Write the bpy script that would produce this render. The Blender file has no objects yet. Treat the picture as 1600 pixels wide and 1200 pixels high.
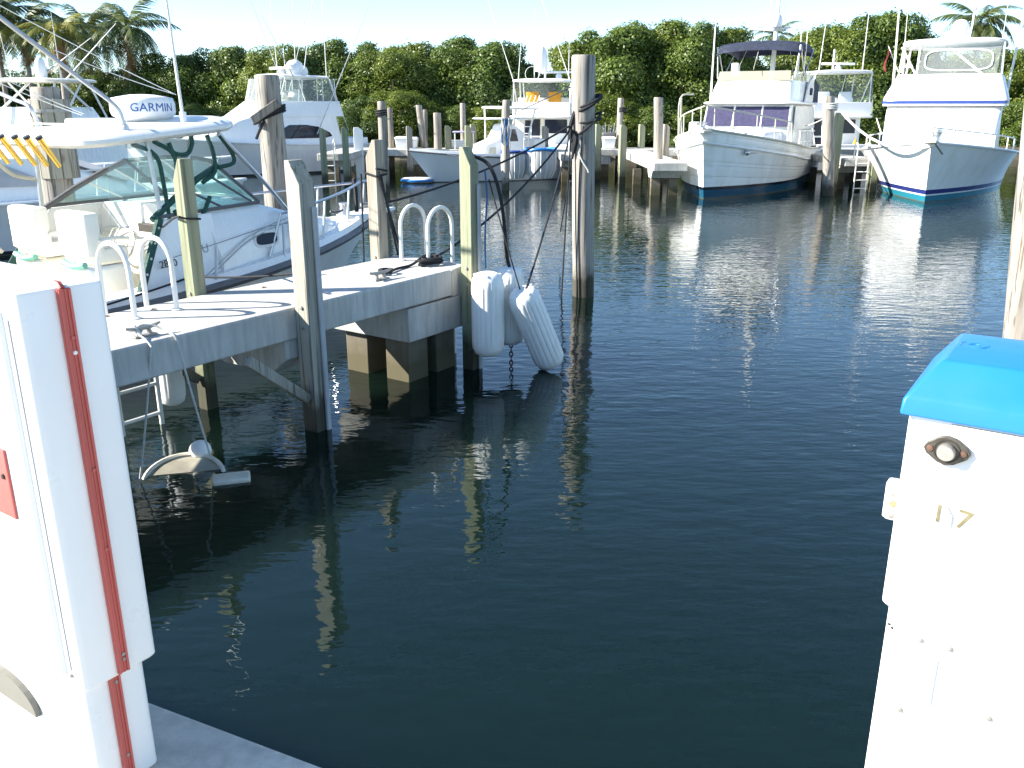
import bpy, math, random
import numpy as np
from mathutils import Vector, Matrix
R = math.radians
PI = math.pi
rnd = random.Random(7)
C = bpy.context.scene.collection
sc = bpy.context.scene

# ------------------------------------------------------------------ camera, sky, sun, exposure
F = 1350.0; CAMZ = 2.95; TILT = R(17.67)
cam_d = bpy.data.cameras.new('camera'); cam = bpy.data.objects.new('camera', cam_d); C.objects.link(cam)
cam_d.sensor_width = 36.0; cam_d.lens = 36.0 * F / 1600.0
cam.location = (0, 0, CAMZ); cam.rotation_euler = (PI/2 - TILT, 0, 0)
cam_d.clip_start = 0.05; cam_d.clip_end = 2000
sc.camera = cam
SUN_EL = R(30); SUN_AZ = R(-97.3)           # azimuth clockwise from +Y
world = bpy.data.worlds.new('World'); sc.world = world; world.use_nodes = True
wn = world.node_tree; wn.nodes.clear()
sky = wn.nodes.new('ShaderNodeTexSky'); sky.sky_type = 'NISHITA'; sky.sun_disc = False
sky.sun_elevation = SUN_EL; sky.sun_rotation = SUN_AZ; sky.air_density = 0.7; sky.dust_density = 0.0; sky.ozone_density = 1.9
bg = wn.nodes.new('ShaderNodeBackground'); bg.inputs['Strength'].default_value = 0.108
wo = wn.nodes.new('ShaderNodeOutputWorld')
tint = wn.nodes.new('ShaderNodeMix'); tint.data_type = 'RGBA'; tint.blend_type = 'MULTIPLY'; tint.inputs[0].default_value = 1.0; tint.inputs[7].default_value = (.95, 1.0, .97, 1)   # camera white balance
wn.links.new(sky.outputs[0], tint.inputs[6]); wn.links.new(tint.outputs[2], bg.inputs[0]); wn.links.new(bg.outputs[0], wo.inputs[0])
sd = Vector((math.sin(SUN_AZ)*math.cos(SUN_EL), math.cos(SUN_AZ)*math.cos(SUN_EL), math.sin(SUN_EL)))
sun_d = bpy.data.lights.new('sun', 'SUN'); sun_d.energy = 5.0; sun_d.angle = R(0.5); sun_d.color = (1.0, 0.95, 0.86)
sun = bpy.data.objects.new('sun', sun_d); C.objects.link(sun)
sun.rotation_euler = sd.to_track_quat('Z', 'Y').to_euler(); sun.location = (-20, -3, 20)
sc.view_settings.view_transform = 'Standard'; sc.view_settings.look = 'None'
sc.view_settings.exposure = 1.6; sc.view_settings.gamma = 1.0; sc.view_settings.use_curve_mapping = False

# ------------------------------------------------------------------ surveying helpers
ct, st = math.cos(TILT), math.sin(TILT)
def ray(px, py):
    u = (px-800)/F; v = (600-py)/F
    return Vector((u, ct + v*st, -st + v*ct))
def P(px, py, z=0.0):
    d = ray(px, py); return Vector((0, 0, CAMZ)) + d*((z-CAMZ)/d.z)
def D(px, py, Y):
    d = ray(px, py); return Vector((0, 0, CAMZ)) + d*(Y/d.y)
def lerp(a, b, t): return a + (b-a)*t

# ------------------------------------------------------------------ materials
def nd(nt, t, **kw):
    n = nt.nodes.new(t)
    for k, v in kw.items():
        if k in n.inputs: n.inputs[k].default_value = v
        else: setattr(n, k, v)
    return n
def newmat(name):
    m = bpy.data.materials.new(name); m.use_nodes = True
    nt = m.node_tree; b = nt.nodes['Principled BSDF']
    return m, nt, b
def ramp(nt, fac, stops):
    r = nt.nodes.new('ShaderNodeValToRGB'); e = r.color_ramp.elements
    while len(e) < len(stops): e.new(0.5)
    for el, (p, c) in zip(e, stops):
        el.position = p; el.color = (c[0], c[1], c[2], 1) if not isinstance(c, float) else (c, c, c, 1)
    nt.links.new(fac, r.inputs[0]); return r.outputs[0]
def mixc(nt, fac, a, b, mode='MIX'):
    m = nt.nodes.new('ShaderNodeMix'); m.data_type = 'RGBA'; m.blend_type = mode
    for s, v in ((0, fac), (6, a), (7, b)):
        if hasattr(v, 'links'): nt.links.new(v, m.inputs[s])
        elif s == 0: m.inputs[0].default_value = v
        else: m.inputs[s].default_value = (*v, 1)
    return m.outputs[2]
def noise(nt, scale, detail=3, vec=None, rough=.55, stretch=None):
    n = nd(nt, 'ShaderNodeTexNoise', Scale=scale, Detail=detail, Roughness=rough)
    if vec is None:
        tc = nt.nodes.new('ShaderNodeTexCoord'); vec = tc.outputs['Object']
    if stretch:
        mp = nt.nodes.new('ShaderNodeMapping'); mp.inputs['Scale'].default_value = stretch
        nt.links.new(vec, mp.inputs[0]); vec = mp.outputs[0]
    nt.links.new(vec, n.inputs['Vector']); return n.outputs['Fac']
def bump(nt, b, h, strength=.3, dist=.01):
    n = nd(nt, 'ShaderNodeBump', Strength=strength, Distance=dist)
    nt.links.new(h, n.inputs['Height']); nt.links.new(n.outputs[0], b.inputs['Normal'])
def posz(nt):
    g = nt.nodes.new('ShaderNodeNewGeometry'); s = nt.nodes.new('ShaderNodeSeparateXYZ')
    nt.links.new(g.outputs['Position'], s.inputs[0]); return s.outputs['Z']
def math_(nt, op, a, b=None, clamp=False):
    m = nt.nodes.new('ShaderNodeMath'); m.operation = op; m.use_clamp = clamp
    for i, v in enumerate((a, b)):
        if v is None: continue
        if hasattr(v, 'links'): nt.links.new(v, m.inputs[i])
        else: m.inputs[i].default_value = v
    return m.outputs[0]
def simple(name, col, rough=.4, metal=0.0, var=0.12, vscale=4.0, bmp=0.0, bscale=60, stretch=None, coat=0.0):
    m, nt, b = newmat(name)
    n = noise(nt, vscale, 4, stretch=stretch)
    c = ramp(nt, n, [(.3, tuple(x*(1-var) for x in col)), (.7, tuple(min(1, x*(1+var*.5)) for x in col))])
    nt.links.new(c, b.inputs['Base Color'])
    r = ramp(nt, noise(nt, vscale*3, 3), [(.3, float(max(0.02, rough*.8))), (.7, float(min(1, rough*1.25)))])
    nt.links.new(r, b.inputs['Roughness'])
    b.inputs['Metallic'].default_value = metal
    if coat: b.inputs['Coat Weight'].default_value = coat
    if bmp: bump(nt, b, noise(nt, bscale, 4, stretch=stretch), bmp, .005)
    return m
def gelcoat(name, col=(.84, .84, .82), dirt=(.62, .60, .54), amt=.35, streak=True, rough=.22):
    m, nt, b = newmat(name)
    n = noise(nt, 1.6, 5, stretch=(1.5, 1.5, .35) if streak else None)
    n2 = noise(nt, 9, 4, stretch=(2, 2, .25) if streak else None)
    f = math_(nt, 'MULTIPLY', ramp(nt, n, [(.45, 0.0), (.8, 1.0)]), ramp(nt, n2, [(.35, .2), (.75, 1.0)]))
    f = math_(nt, 'MULTIPLY', f, amt)
    nt.links.new(mixc(nt, f, col, dirt), b.inputs['Base Color'])
    nt.links.new(ramp(nt, n2, [(.3, rough*.8), (.7, rough*1.5)]), b.inputs['Roughness'])
    return m
def hullpaint(name, top=(.86, .86, .84), bands=((.12, (.02, .05, .12)), (.0, (.05, .16, .22))), dirt=.4):
    """topside colour; bands = (upper z, colour) from top to bottom; z is the boat's own height above its waterline"""
    m, nt, b = newmat(name)
    tc = nt.nodes.new('ShaderNodeTexCoord'); s = nt.nodes.new('ShaderNodeSeparateXYZ'); nt.links.new(tc.outputs['Object'], s.inputs[0])
    n2 = noise(nt, 2.2, 5, stretch=(1.2, 1.2, .25))
    col = mixc(nt, math_(nt, 'MULTIPLY', ramp(nt, n2, [(.45, 0.0), (.75, 1.0)]), dirt), top, (.60, .57, .48))
    for z, c in bands:
        f = math_(nt, 'LESS_THAN', s.outputs['Z'], z)
        col = mixc(nt, f, col, c)
    # waterline scum with a ragged edge
    nz = noise(nt, 5, 4)
    zz = math_(nt, 'ADD', s.outputs['Z'], math_(nt, 'MULTIPLY', nz, -.10))
    col = mixc(nt, math_(nt, 'MULTIPLY', math_(nt, 'LESS_THAN', zz, -.01), .7), col, (.10, .10, .06))
    nt.links.new(col, b.inputs['Base Color']); b.inputs['Roughness'].default_value = .22
    return m
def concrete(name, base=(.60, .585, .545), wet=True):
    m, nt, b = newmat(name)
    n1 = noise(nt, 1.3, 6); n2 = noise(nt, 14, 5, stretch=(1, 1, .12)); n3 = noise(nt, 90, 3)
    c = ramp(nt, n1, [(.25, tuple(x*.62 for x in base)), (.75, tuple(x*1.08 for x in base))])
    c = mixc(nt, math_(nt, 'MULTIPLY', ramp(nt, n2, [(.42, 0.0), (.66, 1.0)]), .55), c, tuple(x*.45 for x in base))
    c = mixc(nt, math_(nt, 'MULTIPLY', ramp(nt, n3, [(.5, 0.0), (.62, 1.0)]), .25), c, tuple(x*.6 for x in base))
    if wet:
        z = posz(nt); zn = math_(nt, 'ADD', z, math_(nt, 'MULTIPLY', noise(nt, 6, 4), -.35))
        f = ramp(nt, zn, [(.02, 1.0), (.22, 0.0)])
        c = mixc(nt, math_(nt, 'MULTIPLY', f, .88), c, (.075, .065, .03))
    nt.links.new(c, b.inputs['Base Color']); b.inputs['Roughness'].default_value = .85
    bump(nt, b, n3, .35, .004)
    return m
def wood(name, light=(.46, .42, .36), dark=(.22, .19, .155), green=0.0):
    m, nt, b = newmat(name)
    oi = nt.nodes.new('ShaderNodeObjectInfo'); tc = nt.nodes.new('ShaderNodeTexCoord')
    va = nt.nodes.new('ShaderNodeVectorMath'); va.operation = 'ADD'
    sc_ = nt.nodes.new('ShaderNodeVectorMath'); sc_.operation = 'SCALE'; sc_.inputs['Scale'].default_value = 40
    cx = nt.nodes.new('ShaderNodeCombineXYZ'); nt.links.new(oi.outputs['Random'], cx.inputs[0]); nt.links.new(oi.outputs['Random'], cx.inputs[2])
    nt.links.new(cx.outputs[0], sc_.inputs[0]); nt.links.new(tc.outputs['Object'], va.inputs[0]); nt.links.new(sc_.outputs[0], va.inputs[1])
    v = va.outputs[0]
    g = noise(nt, 9, 6, v, .65, (1, 1, .06)); k = noise(nt, 2.2, 4, v, .6, (1, 1, .5)); cr = noise(nt, 26, 4, v, .6, (1, 1, .03))
    c = ramp(nt, g, [(.28, dark), (.5, tuple(lerp(a, b_, .6) for a, b_ in zip(dark, light))), (.72, light)])
    c = mixc(nt, math_(nt, 'MULTIPLY', ramp(nt, cr, [(.37, 1.0), (.46, 0.0)]), .85), c, tuple(x*.35 for x in dark))
    c = mixc(nt, math_(nt, 'MULTIPLY', ramp(nt, k, [(.45, 0.0), (.75, 1.0)]), .5), c, (.30, .23, .17))
    vo = nd(nt, 'ShaderNodeTexVoronoi', Scale=2.6); mpv = nt.nodes.new('ShaderNodeMapping'); mpv.inputs['Scale'].default_value = (1, 1, .55)
    nt.links.new(v, mpv.inputs[0]); nt.links.new(mpv.outputs[0], vo.inputs['Vector'])
    c = mixc(nt, math_(nt, 'MULTIPLY', ramp(nt, vo.outputs['Distance'], [(.05, 1.0), (.11, 0.0)]), .75), c, (.12, .075, .045))
    if green:
        c = mixc(nt, math_(nt, 'MULTIPLY', ramp(nt, k, [(.3, 1.0), (.7, .3)]), green), c, (.25, .31, .17))
    z = posz(nt); zn = math_(nt, 'ADD', z, math_(nt, 'MULTIPLY', noise(nt, 5, 4, v), -.45))
    c = mixc(nt, math_(nt, 'MULTIPLY', ramp(nt, zn, [(.02, 1.0), (.30, 0.0)]), .92), c, (.035, .032, .018))
    nt.links.new(c, b.inputs['Base Color']); b.inputs['Roughness'].default_value = .85
    bump(nt, b, g, .7, .012)
    return m
def clear(name, tint=(.93, .96, .96), alpha=.82, rough=.08):
    m, nt, b = newmat(name); nt.nodes.remove(b)
    t = nt.nodes.new('ShaderNodeBsdfTransparent'); t.inputs[0].default_value = (*tint, 1)
    g = nt.nodes.new('ShaderNodeBsdfPrincipled'); g.inputs['Base Color'].default_value = (*[x*.75 for x in tint], 1); g.inputs['Roughness'].default_value = rough
    mx = nt.nodes.new('ShaderNodeMixShader'); mx.inputs[0].default_value = alpha
    nt.links.new(g.outputs[0], mx.inputs[1]); nt.links.new(t.outputs[0], mx.inputs[2])
    nt.links.new(mx.outputs[0], nt.nodes['Material Output'].inputs[0]); return m
def foliage(name, c1, c2, c3, trans=.35):
    m, nt, b = newmat(name)
    g = nt.nodes.new('ShaderNodeNewGeometry')
    c = ramp(nt, g.outputs['Random Per Island'], [(.0, c1), (.5, c2), (.95, c3)])
    n = noise(nt, .55, 3)
    c = mixc(nt, math_(nt, 'MULTIPLY', ramp(nt, n, [(.38, 0.0), (.66, 1.0)]), .65), c, c1)
    nt.links.new(c, b.inputs['Base Color']); b.inputs['Roughness'].default_value = .45
    t = nt.nodes.new('ShaderNodeBsdfTranslucent'); nt.links.new(c, t.inputs[0])
    mx = nt.nodes.new('ShaderNodeMixShader'); mx.inputs[0].default_value = trans
    nt.links.new(b.outputs[0], mx.inputs[1]); nt.links.new(t.outputs[0], mx.inputs[2])
    nt.links.new(mx.outputs[0], nt.nodes['Material Output'].inputs[0]); return m

M = dict(
    gel=gelcoat('white_gelcoat'), gelclean=gelcoat('clean_white_plastic', (.78, .78, .77), amt=.15, rough=.3, streak=False),
    cream=gelcoat('cream_gelcoat', (.74, .70, .58), (.55, .5, .36), .3),
    conc=concrete('weathered_concrete'), conc2=concrete('pale_concrete', (.56, .55, .51)), quay=concrete('quay_concrete', (.67, .63, .55), False), shadeconc=concrete('stained_shaded_pile_concrete', (.20, .17, .125)),  # pile concrete: brown staining plus under-deck shade put into its base colour
    pile=wood('weathered_piling_wood', (.40, .37, .325), (.17, .15, .125)), greenwood=wood('greenish_treated_wood', (.36, .355, .255), (.13, .13, .075), .45),
    greywood=wood('grey_dock_timber', (.42, .39, .335), (.21, .185, .15), .1), darkwood=wood('dark_piling_wood', (.24, .22, .19), (.11, .10, .085)),
    bark=simple('bark', (.16, .13, .10), .9, var=.4, vscale=6), palmbark=simple('palm_bark', (.30, .26, .22), .9, var=.35, vscale=9, bmp=.5),
    chrome=simple('polished_steel', (.62, .62, .63), .38, 1.0, .08), alu=simple('white_painted_tube', (.78, .77, .73), .35, 0, .1),
    aluraw=simple('dull_aluminium', (.52, .53, .55), .4, .8, .15), rust=simple('rusted_steel', (.16, .085, .06), .8, .2, .4, 40),
    galv=simple('galvanised_steel', (.36, .34, .31), .55, .6, .3, 30), gold=simple('gold_anodised', (.85, .52, .12), .25, .9, .1),
    blackrope=simple('black_rope', (.015, .016, .02), .9, 0, .3, 60, .6, 200), whiterope=simple('grey_white_rope', (.55, .54, .50), .9, 0, .2, 60, .6, 200),
    blacktrim=simple('black_trim', (.02, .02, .022), .45), rubrail=simple('grey_rub_rail', (.12, .12, .125), .5), bluerope=simple('blue_rope', (.05, .13, .28), .9, 0, .3, 60),
    green=simple('dark_green_canvas', (.012, .07, .055), .7, 0, .2, 20), greentrim=simple('green_stripe', (.13, .38, .30), .5),
    navy=simple('navy_canvas', (.015, .022, .05), .8, 0, .25, 6), purple=simple('violet_blue_canvas', (.034, .032, .085), .8, 0, .2, 5, .3, 6),
    blue=simple('blue_plastic', (.016, .165, .48), .35, 0, .06, 3), bluedeep=simple('moulded_blue', (.01, .17, .50), .4), bluestripe=simple('blue_stripe', (.03, .06, .25), .3),
    red=simple('red_plastic_strip', (.48, .10, .085), .45, 0, .15, 20, stretch=(1, 1, .1)), whitecanvas=simple('white_canvas', (.70, .69, .64), .85, 0, .12, 3, .3, 4),
    greycanvas=simple('grey_canvas', (.42, .425, .43), .85, 0, .15, 2.5, .3, 5), orange=simple('orange_fabric', (.75, .33, .03), .8, 0, .15, 8),
    glassdark=simple('dark_window_glass', (.015, .02, .035), .06, 0, .1), vinyl=clear('clear_vinyl', alpha=.88, rough=.12), tint=clear('green_tinted_glass', (.84, .965, .93), .86, .05),
    smoke=clear('smoked_screen', (.80, .78, .66), .62, .1), darkmetal=simple('tarnished_metal', (.10, .09, .075), .5, .5, .4, 60), hatch=simple('grey_hatch', (.17, .165, .14), .7), beige=simple('beige_panel', (.50, .48, .40), .6), seat=simple('white_vinyl_seat', (.80, .78, .71), .5, 0, .08), dark=simple('dark_interior', (.03, .025, .02), .7),
    fender=gelcoat('scuffed_white_fender', (.86, .85, .81), (.52, .48, .38), .6, True, .5), tub=simple('weathered_tub_plastic', (.66, .62, .50), .5, 0, .3, 5),
    goldletter=simple('faded_gold_sticker', (.20, .165, .085), .6, 0, .5, 60), letterblue=simple('blue_lettering', (.02, .09, .34), .4), letterblack=simple('dark_lettering', (.05, .05, .05), .5),
    soil=simple('dark_bank_soil', (.10, .085, .055), .95, 0, .4, 1.5, .6, 8), roof=simple('red_roof', (.28, .10, .07), .8), flagred=simple('flag_red', (.55, .05, .06), .8), stone=simple('bank_rock', (.25, .23, .19), .9, 0, .3, 3, .5, 12),
    leaf=foliage('mangrove_leaves', (.075, .120, .022), (.125, .185, .032), (.20, .265, .05)),
    leaf2=foliage('yellow_green_leaves', (.10, .142, .022), (.165, .22, .034), (.26, .30, .05)),
    leaf3=foliage('dark_olive_leaves', (.05, .092, .022), (.092, .15, .03), (.16, .215, .05)),
    palmleaf=foliage('palm_fronds', (.05, .075, .022), (.095, .13, .035), (.19, .21, .06), .25), palmyellow=foliage('yellowish_fronds', (.16, .17, .03), (.24, .24, .04), (.34, .30, .06), .3),
    palmdead=foliage('dry_fronds', (.22, .12, .04), (.34, .19, .06), (.42, .27, .10), .25),
    hull_w=hullpaint('walkaround_hull', bands=((.60, (.03, .03, .035)),)), hull_plain=hullpaint('grey_white_hull', (.78, .79, .78), ((.10, (.03, .035, .05)),)),
    hull_cc=hullpaint('console_hull', (.66, .68, .69), ((.02, (.06, .06, .07)),)),
    hull_t=hullpaint('trawler_hull', (.84, .85, .82), ((.40, (.006, .010, .022)), (.30, (.012, .075, .13))), .5),
    hull_r=hullpaint('right_hull', (.85, .85, .83), ((.42, (.02, .03, .16)), (.27, (.75, .76, .75)), (.22, (.02, .19, .26)))),
)
def water_material():
    m, nt, b = newmat('harbour_water')
    b.subsurface_method = 'BURLEY' if hasattr(b, 'subsurface_method') else None
    b.inputs['Base Color'].default_value = (.0032, .0094, .0068, 1); b.inputs['Roughness'].default_value = .012; b.inputs['IOR'].default_value = 1.45; b.inputs['Specular Tint'].default_value = (.58, .86, 1.0, 1)
    b.inputs['Subsurface Weight'].default_value = 1.0; b.inputs['Subsurface Radius'].default_value = (.6, 1.0, 1.0); b.inputs['Subsurface Scale'].default_value = 1.6
    tc = nt.nodes.new('ShaderNodeTexCoord'); v = tc.outputs['Object']
    patch = ramp(nt, noise(nt, .16, 3, v), [(.35, .45), (.65, 1.0)])
    s = nt.nodes.new('ShaderNodeSeparateXYZ'); nt.links.new(v, s.inputs[0])
    far = ramp(nt, math_(nt, 'MULTIPLY', s.outputs['Y'], 1/40), [(.12, .72), (.35, 1.0)])     # wind reaches the open basin more than the lee of the quay
    a = noise(nt, 5.2, 2, v, .5, (.62, 1.35, 1))
    b2 = math_(nt, 'MULTIPLY', noise(nt, 1.6, 2, v, .5, (.75, 1.3, 1)), 1.15)
    c = math_(nt, 'MULTIPLY', noise(nt, 13, 2, v, .5, (.6, 1.5, 1)), .16)
    h = math_(nt, 'ADD', math_(nt, 'ADD', a, b2), c)
    h = math_(nt, 'MULTIPLY', math_(nt, 'MULTIPLY', h, patch), far)
    bump(nt, b, h, 1.0, .0108)
    return m
M['water'] = water_material()
M['glassdark'].node_tree.nodes['Principled BSDF'].inputs['Specular IOR Level'].default_value = .25

# ------------------------------------------------------------------ mesh builder
class MB:
    def __init__(s): s.v = []; s.f = []
    def add(s, vs, fs):
        o = len(s.v); s.v += [Vector(v) for v in vs]; s.f += [[i+o for i in f] for f in fs]; return s
    def box(s, c, size, rz=0.0, mtx=None):
        x, y, z = [d/2 for d in size]
        vs = [Vector((a*x, b*y, e*z)) for e in (-1, 1) for a, b in ((-1, -1), (1, -1), (1, 1), (-1, 1))]
        m = mtx or Matrix.Rotation(rz, 4, 'Z')
        return s.add([m @ v + Vector(c) for v in vs], [[3, 2, 1, 0], [4, 5, 6, 7], [0, 1, 5, 4], [1, 2, 6, 5], [2, 3, 7, 6], [3, 0, 4, 7]])
    def beam(s, p, q, w, h):
        p, q = Vector(p), Vector(q); d = (q-p)
        m = d.to_track_quat('X', 'Z').to_matrix().to_4x4()
        return s.box((p+q)/2, (d.length, w, h), mtx=m)
    def loft(s, rings, closed=True, cap0=True, cap1=True):
        n = len(rings[0]); vs = [v for r in rings for v in r]; fs = []
        for i in range(len(rings)-1):
            for j in range(n if closed else n-1):
                k = (j+1) % n
                fs.append([i*n+j, i*n+k, (i+1)*n+k, (i+1)*n+j])
        if cap0: fs.append(list(range(n))[::-1])
        if cap1: fs.append([(len(rings)-1)*n+j for j in range(n)])
        return s.add(vs, fs)
    def prism(s, poly, d):
        d = Vector(d); return s.loft([[Vector(p) for p in poly], [Vector(p)+d for p in poly]])
    def tube(s, pts, r, n=8, caps=True):
        pts = [Vector(p) for p in pts]; rings = []
        rr = r if isinstance(r, (list, tuple)) else [r]*len(pts)
        t0 = (pts[1]-pts[0]).normalized(); ref = Vector((0, 0, 1)) if abs(t0.z) < .9 else Vector((1, 0, 0))
        u = t0.cross(ref).normalized()
        for i, p in enumerate(pts):
            t = (pts[min(i+1, len(pts)-1)] - pts[max(i-1, 0)])
            if t.length < 1e-9: t = t0
            t.normalize(); u = (u - t*u.dot(t)); u = u.normalized() if u.length > 1e-6 else t.orthogonal().normalized(); w = t.cross(u)
            rings.append([p + (u*math.cos(2*PI*k/n) + w*math.sin(2*PI*k/n))*rr[i] for k in range(n)])
        return s.loft(rings, True, caps, caps)
    def lathe(s, prof, n=20, c=(0, 0, 0), mtx=None, wob=None):
        c = Vector(c); rings = []
        for r, z in prof:
            ring = []
            for k in range(n):
                a = 2*PI*k/n; q = r*(1 + (wob(a, z) if wob else 0))
                v = Vector((q*math.cos(a), q*math.sin(a), z)); ring.append((mtx @ v if mtx else v) + c)
            rings.append(ring)
        return s.loft(rings)
    def ball(s, c, r, n=14, m=9, sz=1.0):
        return s.lathe([(max(1e-4, r*math.sin(PI*i/m)), -r*sz*math.cos(PI*i/m)) for i in range(m+1)], n, c)
    def slab(s, a, b, c, d, off=0.0, th=.01):
        """thin panel on the quad a,b,c,d (counter-clockwise from outside), off = gap, th = thickness"""
        a, b, c, d = map(Vector, (a, b, c, d)); n = ((b-a).cross(d-a)).normalized()
        i = [p+n*off for p in (a, b, c, d)]; return s.loft([i, [p+n*th for p in i]])
    def build(s, name, m, parent=None, smooth=True, bevel=0.0, ang=40):
        me = bpy.data.meshes.new(name); me.from_pydata([tuple(v) for v in s.v], [], s.f); me.update()
        me.materials.append(M[m] if isinstance(m, str) else m)
        o = bpy.data.objects.new(name, me); C.objects.link(o)
        if parent is not None: o.parent = parent
        import bmesh
        bm = bmesh.new(); bm.from_mesh(me); bmesh.ops.recalc_face_normals(bm, faces=bm.faces); bm.to_mesh(me); bm.free()
        if smooth:
            me.polygons.foreach_set('use_smooth', [True]*len(me.polygons)); me.set_sharp_from_angle(angle=R(ang))
        if bevel:
            b = o.modifiers.new('bevel', 'BEVEL'); b.width = bevel; b.segments = 2; b.limit_method = 'ANGLE'; b.angle_limit = R(35)
        return o
def sub(q00, q10, q11, q01, u0, u1, v0, v1):
    q = [Vector(x) for x in (q00, q10, q11, q01)]
    def at(u, v): return q[0]*(1-u)*(1-v) + q[1]*u*(1-v) + q[2]*u*v + q[3]*(1-u)*v
    return at(u0, v0), at(u1, v0), at(u1, v1), at(u0, v1)
def tag(o, label, cat, group=None):
    o['label'] = label; o['category'] = cat
    if group: o['group'] = group
    return o
def thing(name, label, cat, loc=(0, 0, 0), rz=0.0, group=None):
    o = bpy.data.objects.new(name, None); C.objects.link(o); o.empty_display_size = .2
    o.location = loc; o.rotation_euler = (0, 0, rz); return tag(o, label, cat, group)
def struct(o): o['kind'] = 'structure'; return o
def stuff(o): o['kind'] = 'stuff'; return o
def dup(root, loc, rz, label, group=None, scale=None):
    r = root.copy(); C.objects.link(r); r.location = loc; r.rotation_euler = (0, 0, rz); r['label'] = label
    if group: r['group'] = group
    if scale: r.scale = scale
    for ch in list(root.children):
        c = ch.copy(); C.objects.link(c); c.parent = r
        for g in list(ch.children):
            d = g.copy(); C.objects.link(d); d.parent = c
    return r
def single(mb, name, m, label, cat, group=None, loc=None, **kw):
    """a thing that is one mesh; world-space vertices, origin moved to its base"""
    if loc is None: loc = Vector((sum(v.x for v in mb.v)/len(mb.v), sum(v.y for v in mb.v)/len(mb.v), min(v.z for v in mb.v)))
    loc = Vector(loc); mb.v = [v-loc for v in mb.v]
    o = mb.build(name, m, **kw); o.location = loc; return tag(o, label, cat, group)
def text_mesh(name, body, size, m, parent, mtx, depth=.002, warp=None, bold=0.0):
    cu = bpy.data.curves.new(name, 'FONT'); cu.body = body; cu.size = size; cu.extrude = depth; cu.offset = bold; cu.align_x = 'CENTER'; cu.align_y = 'CENTER'; cu.resolution_u = 3
    to = bpy.data.objects.new(name+'_src', cu); C.objects.link(to)
    dg = bpy.context.evaluated_depsgraph_get(); dg.update()
    me = bpy.data.meshes.new_from_object(to.evaluated_get(dg)); bpy.data.objects.remove(to); bpy.data.curves.remove(cu)
    for v in me.vertices: v.co = warp(v.co) if warp else mtx @ v.co
    me.materials.clear(); me.materials.append(M[m]); me.name = name
    o = bpy.data.objects.new(name, me); C.objects.link(o); o.parent = parent; return o
def sag(p, q, s, n=14):
    p, q = Vector(p), Vector(q); return [p.lerp(q, i/n) - Vector((0, 0, s*4*(i/n)*(1-i/n))) for i in range(n+1)]
def curve(pts, n=8):
    """Catmull-Rom through the points"""
    pts = [Vector(p) for p in pts]; P_ = [pts[0]*2-pts[1]] + pts + [pts[-1]*2-pts[-2]]; out = []
    for i in range(1, len(P_)-2):
        a, b, c, d = P_[i-1:i+3]
        for k in range(n):
            t = k/n; out.append(.5*((2*b) + (c-a)*t + (2*a-5*b+4*c-d)*t*t + (3*b-a-3*c+d)*t**3))
    return out + [pts[-1]]

# ------------------------------------------------------------------ setting: water, quay, far bank
struct(MB().add([(-400, -60, 0), (400, -60, 0), (400, 600, 0), (-400, 600, 0)], [[0, 1, 2, 3]]).build('water', 'water', smooth=False))
DK = 1.2
qa = Vector((-1.16, 2.27, 0)); qd = Vector((.906, -.423, 0)); qn = Vector((-.423, -.906, 0))
q0 = qa - qd*25; q1 = qa + qd*25
qpoly = [q0, q1, q1+qn*12, q0+qn*12]
struct(MB().prism([p + Vector((0, 0, -1.5)) for p in qpoly], (0, 0, DK+1.5)).build('quay', 'quay', smooth=False, bevel=.012))
# far bank: a low shore rising behind the far dock
bm = MB(); rows = []
br = random.Random(3)
for j, (Y, z) in enumerate(((53.5, -.6), (54.3, .25), (56, .7), (60, 1.0), (80, 1.1), (300, 1.4))):
    rows.append([Vector((x, Y + br.uniform(-.35, .35)*(j < 3), z + br.uniform(-.12, .12))) for x in np.linspace(-160, 200, 181)])
bm.loft(rows, False, False, False)
struct(bm.build('shore_bank', 'soil'))

# ------------------------------------------------------------------ near finger pier (local frame: s along the pier away from the quay, n to its left)
PA = Vector((-2.99, 6.38, 0)); PR = math.atan2(.827, .562)
def L(s, n, z=0.0): return PA + Vector((s*math.cos(PR) - n*math.sin(PR), s*math.sin(PR) + n*math.cos(PR), z))
pier = thing('concrete_pier', 'grey concrete finger pier with two ladders, reaching out past the white walkaround boat', 'pier', PA, PR)
MB().box((-2.2, .6, DK-.15), (12.6, 1.2, .30)).build('deck_slab', 'conc', pier, bevel=.018)
MB().prism([(4.104, 0.0, .88), (4.56, .10, .88), (4.56, 1.2, .88), (4.104, 1.2, .88)], (0, 0, .318)).build('end_block', 'conc', pier, bevel=.015)
MB().loft([[Vector((a, n, z)) for a, z in ((3.35, .50), (4.30, .50), (4.50, .62), (4.50, .878), (3.35, .878))] for n in (.02, 1.18)]).build('cap_beam', 'conc', pier, bevel=.012)
for s_, n_ in ((3.62, .30), (4.12, .30), (3.62, .92), (4.12, .92)):
    MB().box((s_, n_, -.6), (.34, .34, 2.196)).build('pile', 'shadeconc', pier, bevel=.012)
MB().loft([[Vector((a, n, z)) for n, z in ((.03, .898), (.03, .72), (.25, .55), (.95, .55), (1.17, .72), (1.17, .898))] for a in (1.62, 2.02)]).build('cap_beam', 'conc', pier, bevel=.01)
for s_ in (-3.4, -.9): MB().box((s_, .6, .2), (.34, .8, 1.396)).build('pile', 'shadeconc', pier, bevel=.012)

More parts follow.
